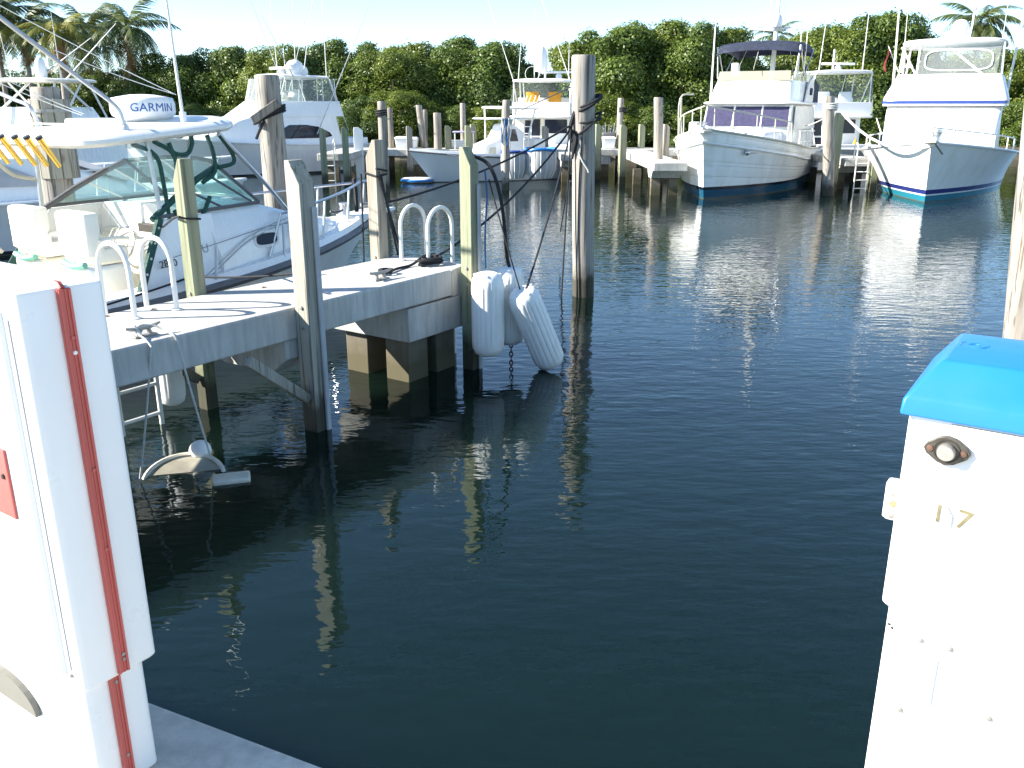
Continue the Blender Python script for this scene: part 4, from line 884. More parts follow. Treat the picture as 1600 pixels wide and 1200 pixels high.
# trawler
T_H = Hull(12.0, 4.6, 1.35, 2.32, .75, .45, .52, 2.1, 1.3, .90, .45, 2.0)
tb_ = thing('trawler_yacht', 'white planked trawler yacht with navy bimini and violet windshield covers, between two pilings', 'boat', (6.3+.45*12, 29.9-.25+.89*12, 0), facing(-.45, -.89))
T_H.shell(15).build('hull', 'hull_t', tb_, ang=25)
T_H.rail(.045, out=.012).build('cap_rail', 'beige', tb_)
T_H.rail(.04, dz=-.42, out=-.01).build('rub_rail', 'gelclean', tb_)
T_H.bulwark(2.0, 11.95, .03, .02, .1).build('cap', 'gel', tb_)
T_H.deck(0, 11.8, -.06, .05).build('deck', 'gel', tb_)
th = House([(1.3, 1.0, 8.3, 1.7, 1.3), (1.95, 1.0, 8.2, 1.68, 1.28), (2.12, 1.0, 7.9, 1.66, 1.24)], .25); th.mesh().build('trunk_cabin', 'gel', tb_, ang=50)
hh = House([(1.3, .6, 5.55, 1.78, 1.72), (2.24, .6, 5.50, 1.76, 1.70), (3.06, .7, 5.20, 1.70, 1.66), (3.10, .6, 5.4, 1.74, 1.70)], .22); hh.mesh().build('pilothouse', 'gel', tb_, ang=50)
for u0, u1 in ((.03, .33), (.36, .655), (.685, .97)):
    w_o = hh.win(1, 'front', u0, u1, .06, .94, .03, .03).build('windshield_cover', 'purple', tb_)
for u in (.015, .345, .67, .985): 
    q = hh.quad(1, 'front'); MB().tube([Vector(q[0]).lerp(q[1], u)+Vector((.05, 0, 0)), Vector(q[3]).lerp(q[2], u)+Vector((.05, 0, 0))], .035, 6).build('windshield_post', 'gelclean', tb_)
for u0, u1 in ((.55, .74), (.78, .96)): hh.win(1, 'star', u0, u1, .1, .9, .01, .02).build('side_window_cover', 'purple', tb_)
hh.win(1, 'port', .02, .98, -.1, .98, .06, .02).build('side_canvas', 'whitecanvas', tb_)
for u in (-.5, 0, .5): MB().tube([(5.42, u*2.2, 3.02), (5.55, u*2.2-.25, 2.8)], .015, 4).build('wiper', 'blacktrim', tb_)
roof(.2, 5.75, 1.95, 3.10, 3.12, .09, .03, .05).build('brow', 'gel', tb_)
tf = House([(3.16, 1.6, 5.3, 1.75, 1.62), (3.7, 1.8, 5.0, 1.72, 1.56), (4.0, 1.9, 4.75, 1.68, 1.50)], .25); tf.mesh().build('flybridge', 'gel', tb_, ang=50)
tw = House([(4.0, 2.6, 4.72, 1.64, 1.48), (4.36, 2.6, 4.55, 1.62, 1.44)], .25)
for fc in ('front', 'star', 'port'): tw.win(0, fc, 0.02, .98, 0.02, 1, 0, .012).build('wind_screen', 'smoke', tb_)
bm_ = MB(); rows = []
for i in range(9):
    x = lerp(.9, 4.5, i/8); k = 1-((i-4)/4)**4; rows.append([Vector((x, y, 5.28 + .16*k + .13*(1-(y/1.62)**2) - (.30 if abs(y) > 1.55 else 0))) for y in (-1.62, -1.5, -1.0, -.4, .4, 1.0, 1.5, 1.62)])
bm_.loft(rows, False, False, False)
bo = bm_.build('bimini_top', 'navy', tb_); sm = bo.modifiers.new('thick', 'SOLIDIFY'); sm.thickness = .05
for i in (0, 8):
    v = rows[i]; MB().loft([v, [p_ + Vector((.06 if i else -.06, 0, -.26 if abs(p_.y) < 1.55 else -.02)) for p_ in v], [p_ + Vector((.10 if i else -.10, 0, -.26 if abs(p_.y) < 1.55 else -.02)) for p_ in v], [p_ + Vector((.04, 0, .03)) for p_ in v]], False, False, False).build('bimini_valance', 'navy', bo)
frame_rails(tb_, [[(3.2, -1.62, 4.2), (4.4, -1.6, 5.3)], [(3.2, 1.62, 4.2), (4.4, 1.6, 5.3)], [(3.2, -1.62, 4.2), (1.2, -1.6, 5.35)], [(3.2, 1.62, 4.2), (1.2, 1.6, 5.35)], [(4.6, -1.5, 4.1), (4.5, -1.6, 5.3)], [(4.6, 1.5, 4.1), (4.5, 1.6, 5.3)]], .022, 'chrome')
pole(tb_, (1.9, .1, 3.2), (1.7, .1, 9.0), .11, 'gelclean', 'mast', .07)
MB().tube([(1.85, -1.0, 6.15), (1.85, .1, 6.05), (1.85, 1.2, 6.25)], .05, 6).build('spreader', 'gelclean', tb_); dome(tb_, (2.0, .1, 6.15), .26, 1.3)
frame_rails(tb_, [[(1.8, .1, 8.0), (.4, .9, 3.6)], [(1.8, .1, 8.0), (1.2, -2.0, 3.4)], [(1.8, 1.0, 6.1), (1.4, 1.7, 3.9)], [(1.75, .1, 8.4), (5.1, 0, 4.4)]], .010, 'beige', 'stay')
for y, h_, x in ((-1.72, 3.0, 4.6), (-1.85, 2.9, 4.2), (1.6, 3.4, 3.2), (1.4, 2.6, 3.4)): whip(tb_, (x, y, 3.2), h_, (0, 0), .03)
sc_ = MB().box((4.2, -.9, 4.45), (.3, .3, .5)).build('helm_instruments', 'gelclean', tb_, bevel=.05)
MB().loft([[Vector((x, 1.80, z)) for x, z in ((1.0, 3.2), (3.4, 3.2), (2.8, 3.95), (1.9, 4.25))], [Vector((x, 1.74, z)) for x, z in ((1.0, 3.2), (3.4, 3.2), (2.8, 3.95), (1.9, 4.25))]]).build('flybridge_wing', 'gel', tb_)
MB().box((2.3, 1.83, 3.62), (.42, .05, .28)).build('wing_window', 'navy', tb_, bevel=.04)
MB().slab((.2, 1.82, 3.2), (1.5, 1.82, 3.2), (1.4, 1.80, 4.15), (.2, 1.80, 3.9), 0, .02).build('aft_canvas', 'navy', tb_)
T_H.bow_rail(7.5, 12.2, .75, 5, tb_, .025, 'beige', .15)
MB().ball((10.35, T_H.bs(.8625)-.03, 1.52), .10, 12, 8).build('hawse_pipe', 'chrome', tb_)
MB().tube(sag((10.4, T_H.bs(.8666)+.03, 1.52), (6.6, 2.17, 1.70), .12), .015, 4).build('rope_along_hull', 'whiterope', tb_)
pu = MB().box((12.2, 0, 2.24), (1.1, .5, .09)).build('bow_pulpit', 'beige', tb_, bevel=.02)
MB().lathe([(.001, 0), (.18, 0), (.14, .2), (.2, .3), (.001, .34)], 12, (11.3, -.25, 2.2)).build('windlass', 'chrome', tb_)
MB().box((10.9, -.5, 2.35), (.4, .5, .35)).build('deck_locker', 'gelclean', tb_, bevel=.06)
frame_rails(tb_, [[(9.5, -1.55, 2.0), (9.7, -1.5, 3.3), (9.1, -1.2, 3.45)], [(9.1, -1.6, 2.0), (9.55, -1.5, 3.3)]], .03, 'beige', 'davit')
gt = frame_rails(tb_, [[(6.0, 2.1, 1.75), (2.6, 2.15, 1.68)], [(6.0, 2.1, 2.15), (2.6, 2.15, 2.08)]] + [[(x, 2.12, 1.5), (x, 2.12, 2.15)] for x in (5.9, 5.1, 4.3, 3.5, 2.7)], .025, 'alu', 'side_rail')
# console boat, bow to the left
ccs = P(665, 287, 0); cch = Vector((-.86, -.5, 0)).normalized(); cst = ccs - cch*6.6 + Vector((.5, .86, 0))*.9
cb_ = thing('console_boat', 'grey white centre console boat with open T top, its bow pointing left', 'boat', (cst.x, cst.y, 0), facing(cch.x, cch.y))
CH = Hull(7.9, 2.5, .88, 1.30, 1.35, .35, .45, 2.0, 1.35)
CH.shell().build('hull', 'hull_cc', cb_, ang=50); CH.rail(.035, out=.008).build('rub_rail', 'rubrail', cb_)
CH.bulwark(0, 7.86, .12, .04, .10).build('gunwale', 'gel', cb_); CH.deck(0, 7.7, -.1, .06).build('deck', 'gel', cb_)
MB().loft([[Vector((x, y, z)) for x, z in ((2.7, .8), (2.7, 2.0), (3.25, 2.35), (3.6, 2.32), (3.95, 1.72), (4.6, 1.5), (4.8, .8))] for y in (-.55, .55)]).build('console', 'gelclean', cb_, bevel=.06)
MB().slab((3.66, .552, 1.62), (3.0, .552, 1.62), (3.15, .552, 2.12), (3.45, .552, 2.12), .002, .01).build('console_window', 'glassdark', cb_)
MB().slab((4.5, .552, 1.0), (4.1, .552, 1.0), (4.1, .552, 1.38), (4.4, .552, 1.38), .002, .01).build('console_door', 'beige', cb_)
MB().loft([[Vector((x, y, z)) for x, z in ((3.25, 2.2), (3.2, 2.55), (3.3, 2.55), (3.55, 2.15))] for y in (-.5, .5)]).build('windscreen', 'vinyl', cb_)
roof(2.1, 4.1, 1.0, 2.92, 2.96, .07, .04).build('t_top', 'gelclean', cb_); roof(2.6, 4.6, .9, 2.50, 2.52, .06, .02).build('electronics_shelf', 'gelclean', cb_)
frame_rails(cb_, [[(x0, sd*.8, 2.95), (x1, sd*.75, 1.8), (x1, sd*.72, .85)] for sd in (-1, 1) for x0, x1 in ((2.3, 2.6), (3.9, 3.9))], .035, 'alu')
MB().box((1.9, 0, 1.25), (.6, 1.1, .9)).build('leaning_post', 'gelclean', cb_, bevel=.05)
for y in (-.5, -.2, .2, .5): pole(cb_, (2.15, y, 2.9), (1.9, y, 3.5), .018, 'alu', 'rod_holder', .018)
for y in (-.4, .4):
    e_ = MB().lathe([(.001, 0), (.22, .02), (.26, .3), (.22, .6), (.001, .68)], 14, (-.3, y, .75)).build('outboard_cowl', 'gelclean', cb_); MB().box((-.35, y, .3), (.2, .14, 1.0)).build('outboard_leg', 'blacktrim', e_)
MB().tube(curve([(6.6, .95, 1.18), (5.6, 1.18, 1.02), (4.6, 1.25, 1.12)], 5), .012, 4).build('bow_line', 'whiterope', cb_)
# flybridge boats seen from astern
def flyboat(label, px, Y, head, zt, cover=None, m='hull_plain', s=1.0):
    X = D(px, 200, Y).x; b = thing('flybridge_boat', label, 'boat', (X, Y, 0), facing(*head))
    hl = Hull(11, 4.0, 1.1, 1.9, 1.4); hl.shell().build('hull', m, b, ang=50); hl.deck(2.4, 10.8, 0, .03).build('deck', 'gel', b)
    MB().box((1.3, 0, .75), (2.2, 3.3, .06)).build('cockpit_sole', 'gel', b); MB().box((.08, 0, 1.0), (.10, 3.5, .6)).build('transom', 'gelclean', b, bevel=.03)
    h1 = House([(1.0, 2.8, 8.8, 1.55, 1.1), (2.5, 2.8, 7.2, 1.5, 1.2)], .2); h1.mesh().build('deckhouse', 'gel', b)
    for u0, u1, v0, v1 in ((.18, .44, .42, .96), (.18, .44, .04, .36), (.52, .90, .50, .95)): h1.win(0, 'back', u0, u1, v0, v1, .01, .02).build('door_glass', 'glassdark', b)
    for u in (.12, .48): 
        q = h1.quad(0, 'back'); MB().beam(Vector(q[0]).lerp(q[1], u)+Vector((-.03, 0, 0)), Vector(q[3]).lerp(q[2], u)+Vector((-.03, 0, 0)), .05, .16).build('door_post', 'cream', b)
    roof(1.3, 6.8, 1.68, 2.52, 2.55, .1, .02).build('bridge_deck', 'gelclean', b)
    f1 = House([(2.62, 3.9, 6.4, 1.5, 1.4), (3.5, 4.0, 6.0, 1.52, 1.35)], .2); f1.mesh().build('flybridge', 'gel', b)
    fr = MB().box((1.7, 0, 2.95), (.08, 2.9, .62)).build('aft_bridge_rail', 'gelclean', b, bevel=.02)
    roof(1.7, 5.4, 1.55, zt, zt+.04, .1, .08).build('hardtop', 'gelclean', b)
    for sd in (-1, 1):
        for a, c in (((1.9, 3.2), (2.0, zt)), ((4.2, 3.4), (4.0, zt)), ((5.6, 3.4), (5.1, zt)), ((1.9, zt), (3.0, 3.2))): MB().tube([(a[0], sd*1.42, a[1]), (c[0], sd*1.42, c[1])], .03, 6).build('hardtop_leg', 'alu', b)
        MB().slab((1.75, sd*1.58, 2.7), (5.3, sd*1.5, 2.9), (5.2, sd*1.48, zt), (1.95, sd*1.48, zt), 0, .004).build('side_curtain', 'vinyl', b)
        MB().tube([(.4, sd*1.75, 1.3), (1.4, sd*1.65, 2.5)], .03, 6).build('ladder_stay', 'alu', b)
    MB().slab((5.6, -1.4, 3.45), (5.6, 1.4, 3.45), (5.2, 1.4, zt), (5.2, -1.4, zt), 0, .004).build('front_curtain', 'vinyl', b)
    for y in (-.55, .6):
        sk = MB().box((3.1, y, 3.15), (.45, .6, .12)).build('bridge_seat', cover or 'gelclean', b, bevel=.05); rbox(MB(), -.1, .1, -.33, .33, 0, .62, .08).build('seat_back', cover or 'gelclean', sk).location = (2.85, y, 3.15)
    l_ = MB().tube([(1.5, .9, .8), (1.9, .9, 2.6)], .025, 6).build('ladder_rail', 'alu', b); MB().tube([(1.5, .5, .8), (1.9, .5, 2.6)], .025, 6).build('ladder_rail', 'alu', b)
    for k in range(5): MB().tube([(1.58+.075*k, .5, 1.1+.33*k), (1.58+.075*k, .9, 1.1+.33*k)], .02, 5).build('rung', 'alu', l_)
    return b
f2b = flyboat('white flybridge boat with orange covered bridge seats, seen from astern left of the tall piling', 838, 43.6, (.16, .98), 4.22, 'orange')
open_array(f2b, (3.2, -.7, 4.4), 1.9, .1); MB().tube([(2.4, -.1, 4.35), (2.4, -.1, 4.9)], .05, 6).build('mast', 'alu', f2b); dome(f2b, (3.0, .2, 4.75), .34, 2.2)
for p_, h_, l_ in (((2.0, 1.45, 4.3), 5.6, (0, 1.9)), ((2.0, 1.2, 4.3), 2.8, (0, -.2)), ((2.0, -1.4, 4.3), 5.6, (0, 2.2)), ((2.2, -1.3, 4.3), 2.6, (0, 0)), ((2.4, .45, 4.3), 3.3, (0, 0))): whip(f2b, p_, h_, l_, .022)
MB().tube([(2.0 , .5+.35*math.cos(a), 4.6+.35*math.sin(a)) for a in [2*PI*k/18 for k in range(19)]], .014, 5).build('ring_antenna', 'alu', f2b)
MB().lathe([(.001, 0), (.34, .05), (.42, .3), (.34, .55), (.001, .6)], 14, (2.0, -1.75, 3.6)).build('life_ring_case', 'gelclean', f2b)
f3b = flyboat('white flybridge boat with clear curtains, seen from astern between trawler and right sportfisher', 1336, 43.4, (-.05, 1), 4.62)
open_array(f3b, (2.8, .0, 4.78), 1.7, 0); MB().tube([(3.2, .1, 4.8), (3.2, .1, 5.8)], .05, 6).build('light_mast', 'gelclean', f3b); whip(f3b, (2.2, 1.2, 4.7), 2.9, (0, -.15), .03); whip(f3b, (2.2, -1.0, 4.7), 3.0, (0, 0), .03)
MB().lathe([(.16, 0), (.13, .25), (.001, .62)], 10, (.7, -.4, 1.0)).build('deck_cone', 'orange', f3b)
# boat with a small tower behind the walkaround hardtop
s0 = thing('tower_boat', 'white boat with a cream tower top on slanting legs, beyond the walkaround hardtop', 'boat', (-15.2, 24.5, 0), facing(.15, .99))
SH = Hull(9.5, 3.4, 1.0, 1.6, 1.3); SH.shell().build('hull', 'hull_plain', s0, ang=50); SH.deck(0, 9.3, 0, .03).build('deck', 'gel', s0)
h0 = House([(1.0, 2.4, 7.2, 1.3, 1.0), (2.1, 2.4, 6.2, 1.25, 1.0), (2.5, 2.4, 5.8, 1.2, .95)], .2); h0.mesh().build('deckhouse', 'gel', s0)
h1 = House([(2.48, 3.0, 5.6, 1.15, .95), (3.0, 3.2, 5.2, 1.1, .85)], .2); h1.mesh().build('flybridge', 'gel', s0)
roof(3.0, 5.4, 1.15, 3.72, 3.74, .08, .06).build('tower_top', 'cream', s0)
for sd in (-1, 1):
    for a, c in (((2.6, 1.2, 2.4), (3.3, .9, 3.74)), ((5.6, 1.1, 2.4), (5.0, .9, 3.74)), ((3.4, 1.15, 2.9), (4.6, .9, 3.74)), ((4.8, 1.0, 2.9), (3.6, .9, 3.74))): MB().tube([(a[0], sd*a[1], a[2]), (c[0], sd*c[1], c[2])], .035, 6).build('tower_leg', 'alu', s0)
    pole(s0, (4.0, -.3+sd*.5, 3.8), (4.6, -1.9+sd*.45, 5.25-.2*sd), .03)
dome(s0, (4.0, .0, 3.86), .17, 2.2); whip(s0, (4.2, -.5, 3.85), 2.0); whip(s0, (3.4, .6, 3.85), 2.3, (-.3, 0))
g0 = thing('canvas_cruiser', 'low cruiser with grey canvas sides moored behind the walkaround boat', 'boat', (-15.5, 17.6, 0), facing(.93, .36))
GH = Hull(9.8, 3.2, 1.0, 1.35, 1.3); GH.shell().build('hull', 'hull_plain', g0, ang=50); GH.deck(0, 9.6, .0, .03).build('deck', 'gel', g0); GH.rail(.04).build('rub_rail', 'gelclean', g0)
h0 = House([(1.0, .8, 7.6, 1.35, .9), (1.36, .8, 7.2, 1.32, .85), (1.95, .9, 5.6, 1.2, .8)], .2); h0.mesh().build('cabin', 'gel', g0)
h0.win(1, 'star', .02, .80, .05, .95, .02, .02).build('side_canvas', 'greycanvas', g0); h0.win(1, 'front', .04, .96, .1, .9, .02, .02).build('windshield_cover', 'greycanvas', g0)
GH.bow_rail(6.2, 9.7, .55, 4, g0, .02, 'alu')

# ------------------------------------------------------------------ far docks
fd = thing('far_dock', 'long pale concrete dock across the far side of the basin', 'dock', (7, 41.3, 0))
MB().box((0, 0, 1.06), (30, 2.0, .28)).build('deck_slab', 'conc2', fd, bevel=.02)
for i in range(11):
    x = -14 + i*2.8; MB().box((x, .0, .0), (.40, 1.6, 1.1)).build('pile', 'shadeconc', fd)
    MB().loft([[Vector((x+a, y, z)) for a, z in ((-.25, .55), (.25, .55), (.25, .915), (-.25, .915))] for y in (-.96, .96)]).build('cap_beam', 'conc', fd)
def finger(label, x0, x1, y0, y1):
    f = thing('finger_pier', label, 'pier', ((x0+x1)/2, y0, 0)); w = x1-x0; ln = y1-y0
    MB().box((0, ln/2, 1.05), (w, ln, .28)).build('deck_slab', 'conc2', f, bevel=.02)
    MB().loft([[Vector((x, y, z)) for y, z in ((.9, .62), (1.5, .62), (1.8, .905), (.6, .905))] for x in (-w/2+.06, w/2-.06)]).build('cap_beam', 'conc', f)
    for x in (-w*.27, w*.27):
        for y in (1.2, ln*.6): MB().box((x, y, -.14), (.32, .32, 1.5)).build('pile', 'shadeconc', f)
    return f
finger('far finger pier with a thin ladder, in front of the sportfisher with the dark window', -8.0, -6.7, 36.6, 40.3)
finger('far finger pier beside the caged grey bundle, left of the tall piling', 2.0, 3.1, 36.4, 40.3)
finger('pale finger pier reaching out left of the trawler bow', 4.85, 6.0, 30.4, 40.3)
finger('finger pier with tall ladder between the trawler and the right sportfisher', 12.35, 13.55, 33.0, 40.3)
def far_ladder(label, x, y): return dock_ladder(label, (x, y, DK), PI, 'alu', .45, .3, .55, -.3, 'ladders on the far fingers')
far_ladder('thin white ladder on the far finger by the dark windowed sportfisher', -7.5, 36.65); far_ladder('slim ladder on the far finger right beside the caged grey bundle', 2.55, 36.45); far_ladder('tall pale ladder on the finger between trawler and right sportfisher', 12.95, 33.05)
posts = [(503, 200, 36.3, 'left green far post beside the ladder of the dark windowed sportfisher'), (538, 199, 36.5, 'right green far post beside the ladder of the dark windowed sportfisher'), (559, 199, 40.0, 'pale capped far post right of the sportfisher stern'),
         (639, 197, 40.2, 'short grey far post splitting the pair of white dock boxes'), (700, 196, 41.0, 'green far post left of the lone white dock box'), (731, 196, 40.2, 'green far post under the lilac shelf'), (739, 194, 41.0, 'second green far post just right of the lilac shelf post'),
         (852, 197, 40.0, 'tan far post in front of the flybridge door with orange seats'), (893, 194, 39.5, 'tan far post half hidden by the tall main piling'), (935, 194, 39.0, 'green far post right of the tall main piling'), (974, 195, 36.5, 'green far post below the piling with blue rope'),
         (1003, 194, 41.5, 'short knobbly green post on the far dock left of the trawler piling'), (1041, 194, 38.5, 'grey far post against the trawler bow shoulder'), (1308, 176, 33.2, 'green grey post behind the piling with the white line'), (1367, 243, 33.0, 'yellow green post at the right corner of the ladder finger')]
for i, (px, ty, Y, lb) in enumerate(posts):
    t_ = D(px, ty, Y); w = .13 if i not in (2, 13) else .2
    o = thing('far_post', lb, 'dock post', (t_.x, Y, 0), .2, 'square timber posts along the far docks')
    MB().loft([[Vector((a*w, b*w, z)) for a, b in ((-1, -1), (1, -1), (1, 1), (-1, 1))] for z in (-1, t_.z-.12)] + [[Vector((a*w*.5-w*.4, b*w, t_.z)) for a, b in ((-1, -1), (1, -1), (1, 1), (-1, 1))]]).build('timber', 'gelclean' if i == 2 else ('greenwood' if 'green' in lb else 'greywood'), o, smooth=False)
for x0, x1, y0, y1, Y, lb in ((619, 637, 213, 232, 41.6, 'left white dock box of the pair behind the console boat bow'), (641, 653, 214, 232, 41.7, 'right white dock box of the pair behind the console boat bow'), (697, 735, 219, 233, 41.3, 'long low white dock box under the lilac shelf'), (941, 961, 213, 233, 41.3, 'white dock box with dark gear on it, right of the tall main piling')):
    a, b = D(x0, y1, Y), D(x1, y0, Y); w = b.x-a.x; hgt = b.z-DK
    o = thing('dock_box', lb, 'dock box', ((a.x+b.x)/2, Y, DK), 0, 'white dock boxes on the far dock')
    MB().loft([[Vector((sx*(w/2-k), sy*(.35-k), z)) for sx, sy in ((-1, -1), (1, -1), (1, 1), (-1, 1))] for z, k in ((.001, .05), (hgt-.12, 0))]).build('box_body', 'gelclean', o, bevel=.03)
    MB().loft([[Vector((sx*(w/2+.02-k), sy*(.37-k), z)) for sx, sy in ((-1, -1), (1, -1), (1, 1), (-1, 1))] for z, k in ((hgt-.118, 0), (hgt-.04, 0), (hgt, .08))]).build('box_lid', 'gelclean', o, bevel=.02)
gx = D(951, 205, 41.3); g1 = thing('gear_heap', 'dark heap of rods and gear standing on the white box right of the tall piling', 'fishing gear', (gx.x, 41.3, D(951, 213, 41.3).z))
for i in range(9): MB().tube([(-.3+.07*i, .1*math.sin(i*2), 0.005), (-.35+.09*i, .12*math.cos(i), .35+.3*((i*7) % 5)/5)], .02, 5).build('rod', 'chrome' if i % 3 else 'blacktrim', g1)
MB().box((0, 0, .09), (.62, .4, .17)).build('gear_bag', 'rubrail', g1, bevel=.06)
sh = D(725, 206, 40.6); o = thing('lilac_shelf', 'thin lilac fillet table standing on the far dock left of the console boat', 'table', (sh.x, 40.6, DK))
MB().box((0, 0, D(725, 206, 40.6).z-DK), (1.0, .5, .07)).build('table_top', simple('lilac_plastic', (.45, .40, .60), .5), o, bevel=.02)
for x in (-.42, .42): MB().beam((x, 0, 0.001), (x, 0, D(725, 206, 40.6).z-DK-.04), .06, .06).build('leg', 'alu', o)
# caged bundle (mesh pens with a blue rim) hanging at the finger
cg = D(828, 262, 35.9); o = thing('caged_bundle', 'bulging grey wire pens with a blue top rim hanging beside the far finger', 'net pen', (cg.x, 35.9, .25))
for k, (x, w, h_) in enumerate(((-.62, .52, 1.05), (.42, .62, 1.15))):
    body = MB().lathe([(.2*w, 0), (.7*w, .03), (w, .35), (w*1.02, h_*.7), (w*.95, h_), (w*.85, h_-.06), (.01, h_-.10)], 24, (x, 0, 0), None, lambda a, z: .04*math.sin(6*a)).build('pen_body', 'greycanvas', o)
    ri = MB().tube([(x+w*.98*math.cos(a), w*.98*math.sin(a), h_+.03*math.sin(3*a)) for a in [2*PI*i/24 for i in range(25)]], .06, 6).build('blue_rim', 'blue' if k else 'bluestripe', o)
    for i in range(9):
        a = -PI + PI*i/8; MB().tube([(x+.72*w*math.cos(a), .72*w*math.sin(a), .03), (x+1.02*w*math.cos(a), 1.02*w*math.sin(a), .35), (x+1.04*w*math.cos(a), 1.04*w*math.sin(a), h_*.75), (x+.98*w*math.cos(a), .98*w*math.sin(a), h_)], .014, 4).build('wire', 'alu', body)
ft = P(652, 285, 0); o = thing('floating_ring', 'blue rimmed flat float lying on the water under the console boat bow', 'float', (ft.x, ft.y, 0.0))
MB().lathe([(.001, .02), (.62, .02), (.66, .05), (.66, .14), (.60, .18), (.001, .18)], 28).build('float_body', 'gelclean', o); MB().lathe([(.66, .05), (.69, .08), (.69, .12), (.66, .15)], 28).build('rim_band', 'blue', o)
b_ = D(1296, 165, 31.2)
bbw = P(1293, 305, 0)
line('thick white mooring line swooping from a piling to the right sportfisher bow', sag(Vector((bbw.x+.1, bbw.y-.2, D(1297, 175, bbw.y).z)), Vector((13.25, 27.9, 1.9)), .55), .04, 'gelclean')
line('pale line from the trawler side to the piling by the ladder finger', sag(Vector((bbw.x-.2, bbw.y-.1, D(1297, 178, bbw.y).z)), D(1258, 197, 35.2), .05), .02, 'whiterope')
bm3 = P(791, 297, 0); bz = D(793, 195, bm3.y)
bn = thing('rope_bundle', 'blue rope bundle hanging on the slim piling before the console boat', 'rope', (bm3.x, bm3.y, bz.z))
for i in range(7):
    a = i*.9; MB().tube(curve([(.15*math.cos(a), -.16+.05*math.sin(a), .25), (.19*math.cos(a), -.2, -.1), (.15*math.cos(a+.5), -.2, -.5-.06*i), (.10*math.cos(a+1), -.2, -.1), (.12*math.cos(a), -.17, .22)], 4), .022, 5).build('strand', 'bluerope' if i % 2 else 'greycanvas', bn)
for px, py, Y, r, lb in ((596, 182, 33, .175, 'dark rope round the far round piling behind the grey post'), (972, 176, 41.6, .16, 'dark rope round the far piling right of the main piling'), (1297, 172, bbw.y, .215, 'grey rope wrapped round the piling by the ladder finger')):
    c = D(px, py, Y); single(MB().tube([(c.x+(r+.02)*math.cos(a), Y+(r+.02)*math.sin(a), c.z+.012*a) for a in [PI*k/10 for k in range(60)]], .03, 5), 'rope_wrap', 'blackrope' if px < 1200 else 'whiterope', lb, 'rope')

for i, (s_, n_) in enumerate(((.55, 1.08), (.80, 1.05), (.95, .98), (.35, 1.02), (2.2, .95))):
    lf = MB().loft([[L(s_-.035, n_, DK+.002), L(s_, n_-.016, DK+.006), L(s_+.035, n_, DK+.004), L(s_, n_+.018, DK+.012)], [L(s_-.035, n_, DK+.004), L(s_, n_-.016, DK+.009), L(s_+.035, n_, DK+.007), L(s_, n_+.018, DK+.015)]])
    single(lf, 'dry_leaf', 'rust', ('small brown leaf on the pier beside the foot of the first ladder hoop', 'small brown leaf on the pier between the two ladder hoops', 'small brown leaf on the pier right of the second ladder hoop', 'small brown leaf on the pier nearest to the pedestal', 'small brown leaf on the pier beyond the knotty post')[i], 'leaf', 'dry leaves on the pier deck')

# ------------------------------------------------------------------ trees behind the far dock
def mesh_np(name, V, Fc, m, smooth=False):
    me = bpy.data.meshes.new(name); V = np.asarray(V, dtype=np.float32); Fc = np.asarray(Fc, dtype=np.int32)
    nf, k = Fc.shape
    me.vertices.add(len(V)); me.vertices.foreach_set('co', V.ravel()); me.loops.add(nf*k); me.loops.foreach_set('vertex_index', Fc.ravel())
    me.polygons.add(nf); me.polygons.foreach_set('loop_start', np.arange(0, nf*k, k, dtype=np.int32)); me.update(calc_edges=True); me.validate()
    me.materials.append(M[m]); return me
def leaf_quads(rng, pos, nrm, size, asp=.55):
    n = len(pos); nrm = nrm/np.linalg.norm(nrm, axis=1, keepdims=True)
    a = np.cross(nrm, rng.normal(size=(n, 3))); a /= np.linalg.norm(a, axis=1, keepdims=True); b = np.cross(nrm, a)
    s = (size*rng.uniform(.6, 1.35, n))[:, None]
    bend = nrm*s*.12
    V = np.stack([pos - a*s*.5, pos - b*s*asp*.5 + bend, pos + a*s*.5, pos + b*s*asp*.5 + bend], 1).reshape(-1, 3)
    return V, np.arange(4*n).reshape(n, 4)
